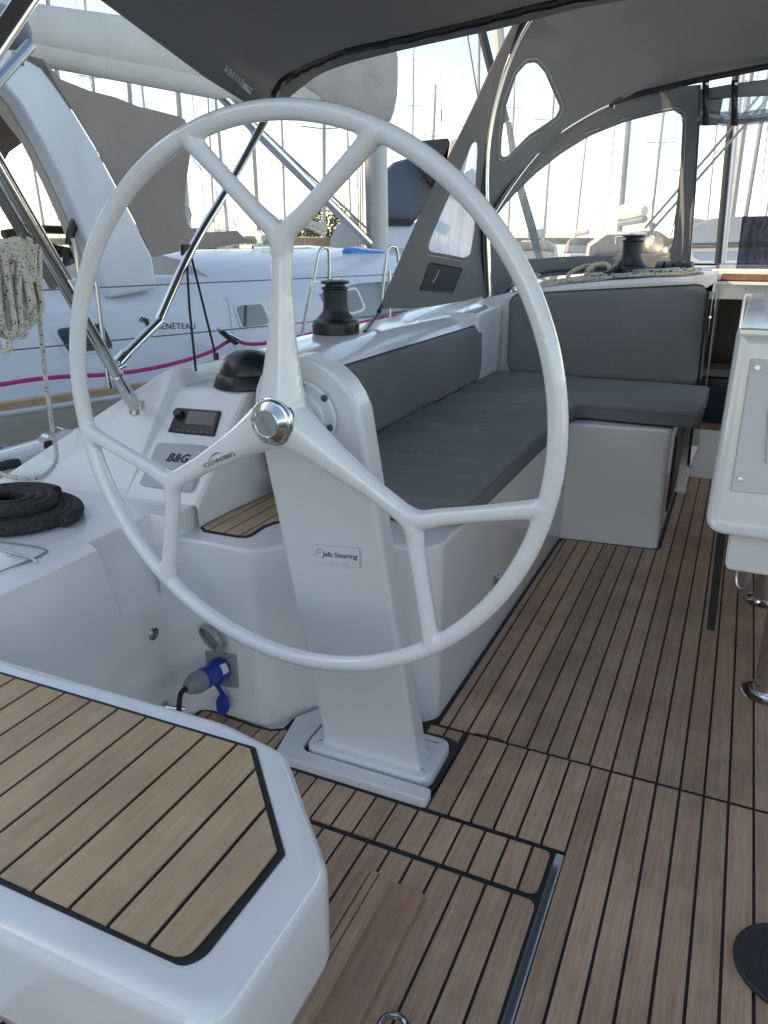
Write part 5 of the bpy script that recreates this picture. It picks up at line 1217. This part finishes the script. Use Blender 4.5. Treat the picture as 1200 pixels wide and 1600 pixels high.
# boarding gate hoops
def hoop(pts, r=.012): B().tube(spl(pts, 5), r, n=10).mk('gate_hoop', 'steel', ny)
hoop([NX(470, 540, 0), NX(478, 490, 0), NX(492, 425, 0), NX(497, 398, 0), NX(503, 388, 0), NX(511, 388, 0), NX(514, 398, 0), NX(514, 445, 0)])
hoop([NX(596, 470, 0), NX(600, 430, 0), NX(605, 392, 0), NX(612, 385, 0), NX(620, 390, 0), NX(622, 410, 0)])
# magenta line with its block
mr = thing('magenta_rope', 'magenta rope led along the side deck of the neighbouring yacht', 'rope', N(0, -.1, .32))
mpx = [(-40, 609), (0, 601), (60, 592), (110, 588), (170, 585), (230, 577), (290, 563), (330, 549), (352, 536), (362, 531)]
B().tube(spl([NX(u, v, -.16) for u, v in mpx], 4), .0125, n=8).mk('rope', 'rope_m', mr)
B().tube(spl([NX(u, v, -.16) for u, v in [(366, 531), (385, 537), (410, 537), (450, 530), (500, 518), (560, 505), (620, 492), (700, 478)]], 4), .0125, n=8).mk('rope', 'rope_m', mr)
B().tube([NX(346, 518, -.14), NX(368, 536, -.14)], .034, n=14, flat=.5).mk('pulley_block', 'black', mr)
B().tube([NX(341, 514, -.14), NX(376, 532, -.14)], .014, n=8).mk('pulley_cheek', 'steel', mr)
cb_ = thing('deck_block', 'small dark block standing on the teak rail of the neighbouring yacht', 'block', NX(265, 588, -.02))
B().tube([NX(258, 592, -.02), NX(266, 586, -.02), NX(272, 590, -.02)], .016, n=10).mk('block_body', 'rubber', cb_)
# gear in its cockpit
gear = thing('cockpit_gear', 'dark instruments and rails in the cockpit under the neighbouring arch', 'deck gear', N(.3, -1, .9))
B().tube([NX(5, 366, -.9), NX(60, 358, -.9), NX(118, 360, -.9)], .045, n=8, flat=.6).mk('seat_back', 'brown', gear)
B().tube(spl([NX(72, 384, -.8), NX(90, 392, -.8), NX(128, 398, -.8), NX(140, 396, -.8)], 3), .035, n=8).mk('folded_gear', 'dark', gear)
B().tube(spl([NX(84, 400, -.8), NX(96, 412, -.8), NX(104, 408, -.8)], 3), .010, n=6).mk('bracket', 'black', gear)
B().tube([NX(102, 388, -.7), NX(104, 412, -.7)], .022, n=6).mk('bracket', 'black', gear)
B().tube(spl([NX(118, 345, -.5), NX(112, 360, -.5), NX(108, 382, -.5)], 3), .028, n=8).mk('black_bag', 'black', gear)
B().tube(spl([NX(113, 372, -.45), NX(119, 395, -.45), NX(124, 435, -.45)], 3), .014, n=8).mk('grab_rail', 'steel', gear)
B().tube(spl([NX(118, 352, -.55), NX(130, 372, -.55), NX(133, 400, -.55)], 3), .012, n=8).mk('grab_rail', 'steel', gear)
B().tube([NX(-10, 130, -.7), NX(36, 205, -.7), NX(62, 260, -.7), NX(90, 310, -.7), NX(118, 352, -.7)], .018, n=8).mk('zip_seam', 'black', gear)
# grey end fitting with its tube, top left
gf = thing('outboard_bracket', 'rounded grey fitting on a pale tube in the top left corner', 'fitting', D(20, 90, 2.2))
B().tube(spl([D(-25, 30, 2.3), D(0, 38, 2.28), D(24, 50, 2.26), D(36, 62, 2.25)], 4), [.05, .052, .054, .055, .056, .057, .056, .054, .05, .045, .038, .028, .012], n=16).mk('fitting_body', 'greyp', gf)
B().tube([D(47, 70, 2.2), D(-25, 150, 2.05)], .0165, n=12).mk('pale_tube', 'steel', gf)
B().tube([D(26, 93, 2.16), D(30, 90, 2.16)], .021, n=12).mk('tube_ring', 'greyp', gf)
# mast, boom and sail cover
mb = N(4.5, -1.65, 1.02); mtop = mb + Vector((-.25, .0, 13))
b = B(); b.tube([mb, mtop], .098, n=16, flat=1.35, up=ND); b.mk('mast', 'alu', ny, autos=60)
for k_, dx in enumerate((-.14, -.16, -.18)): B().tube([mb + NN * dx * .8 - ND * (.10 + .02 * k_), mb + Vector((-.1, 0, 6)) - ND * .12], .007, n=6).mk('halyard', 'rope_c', ny)
goo = N(4.42, -1.65, 2.30); bend = N(-1.8, -1.65, 2.50)
B().tube([goo, bend], .085, n=14, flat=1.35).mk('boom', 'canvas_cream', ny, autos=60)
rows = []
for i in range(15):
    t = i / 14; c = goo.lerp(bend, t); w_ = .13 - .03 * t + .006 * math.sin(i * 2.1); h = (.62 - .30 * min(1, t * 1.7)) - .08 * t
    row = []
    for j in range(14):
        a = 2 * math.pi * j / 14; sx = math.sin(a); cz_ = math.cos(a)
        row.append(c + NN * (sx * w_ * (1 if cz_ < .2 else .8)) + Vector((0, 0, -.03 + (cz_ * .5 + .45) * h)) + ND * (.03 * mn.noise(Vector((i, j, 2)))))
    rows.append(row)
B().loft(rows, close=True, caps=True).mk('sail_cover', 'canvas_cream', ny, autos=70)
rows = []
for t, w_, z0, z1 in ((0, .17, -.06, .75), (.06, .19, -.10, .78), (.14, .18, -.04, .72), (.2, .15, .04, .6)):
    c = N(4.62, -1.65, 2.30).lerp(bend, t); rows.append([c + NN * (math.sin(a) * w_) + Vector((0, 0, (z0 + z1) / 2 - math.cos(a) * (z1 - z0) / 2)) + NN * .02 * mn.noise(Vector((t * 30, a * 3, 0))) for a in [2 * math.pi * j / 16 for j in range(16)]])
B().loft(rows, close=True, caps=True).mk('mast_collar_cover', 'canvas_beige', ny, autos=70)
B().tube([mb + Vector((0, 0, .1)) - ND * .12, goo.lerp(bend, .30)], .045, n=10).mk('boom_vang', 'steel', ny)
B().tube([mb + Vector((0, 0, .22)) - ND * .12, goo.lerp(bend, .31) + Vector((0, 0, .06))], .012, n=6).mk('vang_line', 'wire', ny)
for (a0_, a1_) in (((30, 60), (410, 160)),):
    B().tube([NX(50, 65, -1.65), NX(380, 155, -1.65)], .007, n=6).mk('lazy_jack', 'wire', ny)
bd = thing('paddle_board', 'bright blue inflatable lying on the neighbouring foredeck', 'inflatable', NX(580, 405, -1.2))
B().tube(spl([NX(538, 396, -1.2), NX(552, 396, -1.2), NX(575, 399, -1.2), NX(606, 402, -1.2)], 4), [.02] + [.055] * 11 + [.045], n=12, flat=.9).mk('board', 'sup', bd)
B().tube(spl([NX(540, 392, -1.22), NX(560, 389, -1.22), NX(590, 395, -1.22)], 4), .022, n=8).mk('board_rim', 'white', bd)
rdf = thing('deck_items', 'low row of deck hardware and a faded red crate beyond the neighbouring coachroof', 'deck gear', NX(450, 385, -2.0))
B().prism([NX(u, v, -2.4) for u, v in [(424, 343), (461, 343), (461, 357), (424, 357)]], NN * -.2).mk('crate', 'red', rdf, bevel=.01)
B().tube([NX(395, 387, -1.9), NX(480, 385, -1.9), NX(560, 392, -1.9)], .02, n=6).mk('grab_rail', 'steel', rdf)
fd = thing('fender', 'white fender with blue end hanging between the hulls at the left edge', 'fender', X(10, 735, -2.15))
B().lathe([(0, 0), (.06, .01), (.095, .05), (.11, .12), (.11, .34), (.10, .40)], X(-12, 755, -2.3) - Vector((0, 0, .35)), n=24).mk('fender_body', 'canvas_cream', fd, autos=60)
B().lathe([(.101, .0), (.095, .03), (.07, .07), (.03, .10), (0, .105)], X(-12, 755, -2.3) + Vector((0, 0, .05)), n=24).mk('fender_end', 'navy', fd, autos=60)

# printed name on the bimini (seen from the back, so it reads mirrored)
P_ = [pb(348, 108), pb(378, 133)]
# bimini print: lies on the underside of the side panel
from mathutils.bvhtree import BVHTree
aw = [o for o in COL.objects if o.parent == bim and o.name.startswith('awning_canvas')][0]
bpy.context.view_layer.update()
bv = BVHTree.FromObject(aw, bpy.context.evaluated_depsgraph_get()); inv = aw.matrix_world.inverted()
def hit(u, v, off=.004):
    d = ray(u, v).normalized(); h = bv.ray_cast(inv @ CP, inv.to_3x3() @ d)
    return (aw.matrix_world @ h[0] - d * off) if h[0] is not None else None
h0, h1, h2 = hit(350, 107), hit(378, 132), hit(372, 112)
if h0 and h1 and h2:
    rgt = (h0 - h1).normalized(); nrm = (h1 - h0).cross(h2 - h0).normalized()
    if nrm.dot(CP - h0) < 0: nrm = -nrm
    # mirrored lettering: text runs from the corner up to the left
    upv = nrm.cross((h1 - h0).normalized()); upv = upv if upv.z > 0 else -upv
    cu_r = rgt; L_ = (h1 - h0).length
    pr = thing('printed_name', 'pale maker name showing through the dark bimini corner, mirrored', 'print', h0)
    cu = bpy.data.curves.new('t', 'FONT'); cu.body = 'BAVARIA'; cu.size = L_ * .36; cu.align_x = 'CENTER'; cu.align_y = 'CENTER'; cu.space_character = 1.1; cu.resolution_u = 3; cu.extrude = .0003
    o = bpy.data.objects.new('t', cu); COL.objects.link(o); bpy.context.view_layer.update()
    me = bpy.data.meshes.new_from_object(o.evaluated_get(bpy.context.evaluated_depsgraph_get())); bpy.data.objects.remove(o)
    xs__ = [v.co.x for v in me.vertices]; ys__ = [v.co.y for v in me.vertices]; pts_ = []
    for v in me.vertices:
        t = (v.co.x - min(xs__)) / (max(xs__) - min(xs__)); s = (v.co.y - min(ys__)) / (max(ys__) - min(ys__)) - .5
        pts_.append(hit(379 - 28 * t + 3.5 * s, 130.5 - 24.5 * t - 12 * s, .003 + (.0006 if v.co.z > 0 else 0)))
    mk('lettering', pts_, [list(p.vertices) for p in me.polygons], 'ink_grey', pr, smooth=False)
    B().add([hit(*q_, .004) for q_ in ((381, 128), (395, 139), (391, 148), (378, 137))], [(0, 1, 2, 3)]).mk('bar', 'ink_grey', pr)

# ============================================================ BACKGROUND
WZ = -1.05
def P_at(u, dist, z):
    """point at ground distance dist in the direction of picture column u (at the horizon)"""
    d = ray(u, 374); d.z = 0; d.normalize(); return Vector((d.x * dist, d.y * dist, z))
# a moored yacht, built once per kind and copied
def make_yacht(name, mh, kind, pos, hd_, label, sc=1.0):
    t_ = thing(name, label, 'yacht', (0, 0, WZ), 'moored yachts with bare masts behind')
    L = 11.0
    rows = []
    for s in (-1, -.8, -.4, 0, .4, .75, .93, 1.0):
        k = (1 - max(0, s) ** 2.4) * (1 if s > -.8 else .86); bw_ = 1.7 * max(k, .02)
        rows.append([(x * bw_, s * L / 2, z + WZ) for x, z in ((-.0, -.3), (-.7, -.1), (-.92, .5), (-1, 1.05 + .12 * s), (-.94, 1.10 + .12 * s), (0, 1.14 + .12 * s), (.94, 1.10 + .12 * s), (1, 1.05 + .12 * s), (.92, .5), (.7, -.1))])
    B().loft(rows, close=True, caps=True).mk('hull', 'white' if kind != 1 else 'ngel', t_, autos=40)
    B().loft([[(x * w_, y, z + WZ + 1.12) for x, z in ((-1, 0), (-.93, h), (-.5, h + .1), (.5, h + .1), (.93, h), (1, 0))] for y, w_, h in ((-1.2, 1.15, .42), (0, 1.15, .42), (2.2, .9, .3), (3.4, .5, .08))], caps=True).mk('coachroof', 'ngel', t_, autos=30)
    B().loft([[(x * 1.1, y, z + WZ + 1.15) for x, z in ((-1, 0), (-.95, h * .75), (-.6, h), (.6, h), (.95, h * .75), (1, 0))] for y, h in ((-2.4, .95), (-1.6, 1.0), (-.9, .45))]).mk('sprayhood', ('canvas_cream', 'canvas_blue', 'canvas_n')[kind], t_, autos=50)
    M0 = Vector((0, .8, WZ + 1.3)); T = Vector((0, .55, WZ + 1.3 + mh))
    B().tube([M0, T], [.085, .06], n=8).mk('mast', 'alu', t_)
    B().tube([M0 + Vector((0, -.1, 1.0)), Vector((0, -3.9, WZ + 2.4))], .07, n=8).mk('boom', 'alu', t_)
    B().tube([M0 + Vector((0, -.15, 1.25)), M0 + Vector((0, -2, 1.22)), Vector((0, -3.8, WZ + 2.55))], [.15, .12, .08], n=8, flat=1.3).mk('sail_cover', ('canvas_cream', 'canvas_blue', 'canvas_beige')[kind], t_)
    for fz_, w_ in ((.42, .85), (.72, .62)):
        c = M0.lerp(T, fz_); B().tube([c + Vector((-w_, -.15, .05)), c, c + Vector((w_, -.15, .05))], .022, n=6).mk('spreader', 'alu', t_)
    wr = B()
    for sx in (-1, 1):
        wr.tube([(sx * 1.55, .5, WZ + 1.1), M0.lerp(T, .42) + Vector((sx * .85, -.15, .05)), M0.lerp(T, .72) + Vector((sx * .62, -.15, .05)), M0.lerp(T, .97)], .006, n=4)
        pass
    wr.tube([(0, 5.3, WZ + 1.2), T * .97 + M0 * .03], .012, n=4); wr.tube([(0, -5.3, WZ + 1.2), T], .006, n=4)
    wr.mk('rigging', 'wire', t_)
    B().tube([T, T + Vector((0, 0, .35))], .012, n=4).mk('masthead_aerial', 'wire', t_)
    return t_
protos = [make_yacht('moored_yacht', h, k, None, 0, 'x') for k, h in ((0, 15.5), (1, 13.0), (2, 11.2))]
used = set()
def copy_tree(r):
    c = r.copy(); COL.objects.link(c)
    for ch in [o for o in COL.objects if o.parent == r]:
        d = ch.copy(); COL.objects.link(d); d.parent = c
    return c
# column of the picture, distance, kind, what it shows beside
YL = [(78, 46, 1, 'bare mast farthest left, just below the white sail cover end'), (128, 27, 0, 'thick mast rising left of centre over the grey neighbouring sprayhood'), (172, 40, 2, 'short mast whose top ends below the white sail cover'),
      (216, 28, 0, 'thick mast over the middle of the grey neighbouring sprayhood'), (248, 52, 1, 'thin mast just left of the double-spreader mast behind the grey hood'), (292, 25, 1, 'mast standing right at the forward top corner of the grey hood'),
      (330, 60, 0, 'thin faint mast between the grey hood and the upper left spoke'), (364, 36, 2, 'mast seen inside the wheel left of the bimini leg'), (409, 30, 0, 'mast seen inside the wheel right of the bimini leg'), (447, 55, 1, 'faint mast directly above the fork of the top spoke'),
      (503, 33, 2, 'mast between the top spoke and the neighbouring boom vang'), (548, 62, 0, 'thin far mast just left of the neighbouring mast'), (640, 70, 1, 'far thin mast in the open blue sky right of the beige cover'), (665, 48, 2, 'mast rising from behind the navy covered boat'),
      (752, 38, 0, 'mast seen under the bimini close to the sprayhood hoop'), (797, 55, 1, 'mast seen through the triangular roof window'), (850, 44, 0, 'mast at the left end of the big sprayhood window'), (898, 66, 2, 'faint mast in the left half of the big sprayhood window'),
      (968, 24, 0, 'thick mast with wide spreaders in the middle of the big sprayhood window'), (1012, 58, 1, 'thin mast above the cabin top winch'), (1056, 40, 2, 'mast at the right edge of the big sprayhood window'),
      (1108, 72, 1, 'faint mast at the left of the open centre window'), (1142, 23, 0, 'bright mast crossing the open centre window'), (1160, 31, 1, 'second bright mast right beside the first in the open centre window'), (1188, 64, 2, 'thin far mast at the right picture edge')]
first = {}
for i, (u, dist, k, lab) in enumerate(YL):
    if k not in first: o = protos[k]; first[k] = 1
    else: o = copy_tree(protos[k])
    p = P_at(u + ((i * 29) % 7 - 3) * 1.6, dist, WZ); o.location = p; sk = .82 + ((i * 41) % 13) * .032; o.scale = (1, 1, sk)
    o.rotation_euler = (R(((i * 23) % 5 - 2) * .6), R(((i * 37) % 7 - 3) * .55), math.atan2(-p.x, p.y) + R(((i * 53) % 11 - 5) * 2.2)); o['label'] = 'moored yacht: ' + lab
    rot = o.rotation_euler.to_matrix(); o.location = p - rot @ Vector((0, .7, 0))
# motor boat with navy cover behind the port winch
nb = thing('covered_boat', 'boat with navy canvas cockpit cover and white hull beyond the wheel', 'boat', P_at(640, 11, WZ))
DB = 11.5
def bp(u, v, d=0): return D(u, v, DB + d)
f_b = lambda u, v: bp(u, v, .004 * (u - 600))
cvp = [(594, 276), (602, 262), (614, 251), (630, 246), (646, 244), (657, 228), (668, 220), (700, 216), (712, 226), (716, 250), (700, 280), (678, 310), (655, 340), (640, 352), (592, 350)]
B().prism([f_b(u, v) for u, v in cvp], FW * 2.0).mk('navy_cover', 'canvas_blue', nb, bevel=.10, seg=4)
B().prism([bp(u, v, -.03) for u, v in [(658, 219), (700, 215), (704, 222), (690, 250), (676, 280), (662, 262)]], FW * .5).mk('cover_top', 'rubber', nb, bevel=.02)
B().prism([bp(u, v, -.06) for u, v in rounded([(704, 218), (722, 214), (736, 226), (728, 252), (708, 290), (690, 306)], 5, 3)], FW * 1.2).mk('hood_end', 'canvas_cream', nb, bevel=.02)
B().prism([bp(u, v, -.05) for u, v in [(593, 341), (642, 341), (640, 351), (593, 351)]], FW * .3).mk('cover_hem', 'black', nb)
B().lathe([(.02, 0), (.035, 0), (.035, .02), (.02, .02)], bp(600, 346, -.08), -FW, n=14).mk('hem_eyelet', 'white', nb)
B().prism([bp(u, v, .02) for u, v in [(590, 351), (642, 351), (660, 330), (700, 285), (740, 260), (760, 300), (760, 470), (590, 470)]], FW * 3.0).mk('hull', 'ngel', nb, bevel=.04, seg=3)
B().tube([bp(664, 330, -.03), bp(655, 345, -.03)], .05, n=10).mk('fairing', 'navy', nb)
bk = thing('mooring_buoy_line', 'hanging spinnaker halyard with shackle above the navy covered boat', 'line', bp(689, 212))
B().tube([bp(688, 60, .3), bp(689, 172, .3)], .010, n=5).mk('line', 'wire', bk); B().tube([bp(689, 172, .3), bp(689, 190, .3)], .022, n=8).mk('shackle', 'steel', bk); B().tube([bp(689, 188, .3), bp(688, 213, .3)], .014, n=5).mk('pennant', 'steel', bk)
wb = thing('small_white_boat', 'rounded white bow with a tan shadow side seen between the neighbouring vang and mast', 'boat', D(535, 395, 14))
B().prism([D(u, v, 14) for u, v in rounded([(514, 392), (517, 372), (526, 352), (538, 342), (552, 336), (562, 350), (560, 392)], 6, 3)], FW * 2.5).mk('hull', 'canvas_cream', wb, bevel=.15, seg=4)
# white boat ahead, seen through the open centre window
wb2 = thing('boat_ahead', 'white boat with soft rounded cover and grey rubbing strips seen through the open window', 'boat', D(1120, 415, 9))
def rb(u, v, d=0): return D(u, v, 8.5 + d)
B().prism([rb(u, v) for u, v in rounded([(1060, 372), (1080, 354), (1112, 341), (1135, 338), (1300, 338), (1300, 378), (1060, 382)], 6, 4)], FW * 2.5 + RT * .6).mk('cover', 'cover', wb2, bevel=.10, seg=5)
B().prism([rb(u, v, .02) for u, v in rounded([(1060, 381), (1300, 376), (1300, 440), (1070, 440)], 5, 3)], FW * 2.2 + RT * .6).mk('hull', 'white', wb2, bevel=.05, seg=3)
for v in (379, 384): B().tube([rb(1064, v + 2, -.03), rb(1300, v - 3, -.03)], .016, n=6).mk('rubbing_strip', 'greyp', wb2)
# our own forestay, shrouds and headsail sheet lines beyond the windscreen
rg = thing('own_mast', 'own white mast with dark luff track seen in the open centre window', 'mast', Y(1130, 400, 7.3))
B().tube([Y(1126, 420, 7.3), Y(1149, 190, 7.3), Y(1178, -60, 7.3)], .035, n=10).mk('mast_spar', 'white', rg); B().tube([Y(1121, 420, 7.28), Y(1142, 190, 7.28), Y(1169, -60, 7.28)], .028, n=8).mk('luff_track', 'rubber', rg)
st2 = thing('running_lines', 'pair of dark lines rising to the right behind the winch window', 'lines', Y(1010, 360, 5.6))
B().tube([Y(1008, 356, 5.4), Y(1090, 262, 5.6), Y(1165, 175, 5.8), Y(1260, 60, 6.0)], .009, n=6).mk('line', 'wire', st2); B().tube([Y(1013, 366, 5.4), Y(1090, 280, 5.6), Y(1190, 165, 5.8), Y(1280, 60, 6.0)], .009, n=6).mk('line', 'wire', st2)
# hood strut ahead of the windscreen: a grey webbing band
wbn = tag(B().prism([Y(u, v, 5.0) for u, v in [(790, 190), (798, 190), (815, 280), (836, 350), (848, 405), (838, 405), (822, 350), (800, 270)]], (0, .01, 0)).mk('webbing_strap', 'canvas_blue'), 'dark webbing strap running down outside the sprayhood windows', 'strap')
# seam lines in the sky gap under the bimini
sh = thing('shroud_pair', 'thick dark shroud and pale furled sail edge between bimini and sprayhood hoop', 'rigging', Y(760, 60, 6.5))
B().tube([Y(748, 30, 6.5), Y(768, 110, 6.5), Y(790, 190, 6.5)], .035, n=8).mk('dark_strut', 'rubber', sh)
B().tube([Y(772, -10, 7.5), Y(778, 40, 7.5), Y(786, 130, 7.5)], .05, n=8).mk('furled_sail', 'canvas_cream', sh)
B().tube([Y(728, 40, 7.0), Y(748, 160, 7.0), Y(770, 300, 7.0)], .007, n=5).mk('shroud', 'wire', sh)
# unseen building added on the port quarter to hold the cockpit in shade
qb = thing('sun_blocking_building', 'unseen building added behind the left stern to keep sun off the cockpit', 'building', (-31, -16, WZ))
qd = Vector((-math.sin(R(118)), math.cos(R(118)), 0)); qs = Vector((-qd.y, qd.x, 0)); qc = qd * 24
def Q(s, o, z): return qc + qs * s + qd * o + Vector((0, 0, z))
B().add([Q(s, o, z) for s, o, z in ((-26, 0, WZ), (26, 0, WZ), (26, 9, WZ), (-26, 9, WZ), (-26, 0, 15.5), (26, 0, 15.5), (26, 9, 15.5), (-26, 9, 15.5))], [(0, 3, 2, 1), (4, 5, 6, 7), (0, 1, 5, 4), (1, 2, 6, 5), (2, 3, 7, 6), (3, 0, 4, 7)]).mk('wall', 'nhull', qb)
B().add([Q(s, o, z) for s, o, z in ((-26.2, -.15, 15.5), (26.2, -.15, 15.5), (26.2, 9.2, 15.5), (-26.2, 9.2, 15.5), (-26.2, -.15, 15.75), (26.2, -.15, 15.75), (26.2, 9.2, 15.75), (-26.2, 9.2, 15.75))], [(0, 3, 2, 1), (4, 5, 6, 7), (0, 1, 5, 4), (1, 2, 6, 5), (2, 3, 7, 6), (3, 0, 4, 7)]).mk('roof', 'canvas_brown', qb, smooth=False)
for fl_z in (1.2, 4.0, 6.8, 9.6, 12.4):
    for k in range(16):
        s0 = -24 + k * 3.05; w_ = B().add([Q(s0, -.05, fl_z), Q(s0 + 1.2, -.05, fl_z), Q(s0 + 1.2, -.05, fl_z + 1.5), Q(s0, -.05, fl_z + 1.5), Q(s0, .2, fl_z), Q(s0 + 1.2, .2, fl_z), Q(s0 + 1.2, .2, fl_z + 1.5), Q(s0, .2, fl_z + 1.5)], [(0, 1, 2, 3), (4, 5, 6, 7), (0, 1, 5, 4), (1, 2, 6, 5), (2, 3, 7, 6), (3, 0, 4, 7)]).mk('window', 'pane', qb, smooth=False)
sy = thing('bounce_light_yacht', 'unseen white yacht added to starboard to bounce warm light into the cockpit', 'yacht', (4.6, 2, WZ))  # out of view; added so its sunlit hull throws warm light on the lockers
B().loft([[(4.6 - w_ * k_, y, z) for k_, z in ((.35, -1.2), (.85, -.8), (.97, -.1), (1, .45), (.96, .5), (0, .55), (-.96, .5), (-1, .45), (-.85, -.8))] for y, w_ in ((-4, 1.6), (-1, 1.95), (2, 2.05), (5, 1.7), (7.5, .8), (8.6, .05))], close=True, caps=True).mk('hull', 'white', sy, autos=50)
B().loft([[(4.6 - w_ * k_, y, z) for k_, z in ((1, .5), (.93, 1.0), (.7, 1.15), (-.7, 1.15), (-.93, 1.0), (-1, .5))] for y, w_ in ((-3, 1.3), (.5, 1.4), (3, 1.3), (5, .8), (6.2, .4))], caps=True).mk('coachroof', 'ngel', sy, autos=35)
B().tube([(4.6, 2.6, 1.1), (4.6, 2.3, 14)], .095, n=10).mk('mast', 'alu', sy)
# shore: trees and low land
land = B(); rows = []
for i in range(60):
    a = R(-85 + i * 2.6); d = 420 + 60 * mn.noise(Vector((i * .3, 0, 0))); h = 1.6 + 3.5 * abs(mn.noise(Vector((i * .23, 4, 0))))
    x, y = math.sin(a) * d, math.cos(a) * d
    rows.append([(x, y, WZ - 1), (x * 1.02, y * 1.02, h * .5), (x * 1.15, y * 1.15, h), (x * 1.4, y * 1.4, h * .6)])
land.loft(rows).mk('far_shore', 'leaf', kind='structure')
def tree(u, dist, h, w_, label, seed):
    p = P_at(u, dist, WZ); t_ = thing('tree', label, 'tree', p, 'trees on the shore')
    rn = random.Random(seed)
    b = B(); b.tube([p, p + Vector((.1, 0, h * .35)), p + Vector((-.1, 0, h * .7))], [.22, .16, .06], n=7)
    for k in range(7):
        a = rn.uniform(0, 6.28); q0 = p + Vector((0, 0, h * rn.uniform(.3, .6))); b.tube([q0, q0 + Vector((math.cos(a) * w_ * .35, math.sin(a) * w_ * .35, h * .22))], [.08, .03], n=5)
    b.mk('trunk', 'bark', t_)
    b = B()
    cl_ = [(Vector((rn.gauss(0, .33) * w_, rn.gauss(0, .33) * w_, h * rn.uniform(.38, .98))), rn.uniform(.35, .9)) for _ in range(26)]
    for c, rr in cl_:
        for _ in range(60):
            d = Vector((rn.gauss(0, 1), rn.gauss(0, 1), rn.gauss(0, .8))); d = d.normalized() * rr * rn.uniform(.5, 1.05)
            q = p + c + d; s = rn.uniform(.07, .16); a = Vector((rn.gauss(0, 1), rn.gauss(0, 1), rn.gauss(0, 1))).normalized(); e = a.cross(Vector((.3, .5, .8))).normalized()
            b.add([q - a * s, q + e * s * .6, q + a * s, q - e * s * .6], [(0, 1, 2, 3)])
    b.mk('crown', 'leaf', t_, smooth=False, kind='stuff')
tree(470, 60, 3.8, 3.0, 'leftmost low shore tree seen right of the top spoke', 1); tree(492, 64, 3.0, 3.4, 'middle shore tree behind the gate hoop', 2); tree(522, 58, 4.4, 2.6, 'tallest shore tree behind the neighbouring boom vang', 3)
for o in list(COL.objects):
    if o.type == 'MESH' and o.parent is None and 'label' not in o and 'kind' not in o: o['kind'] = 'structure'
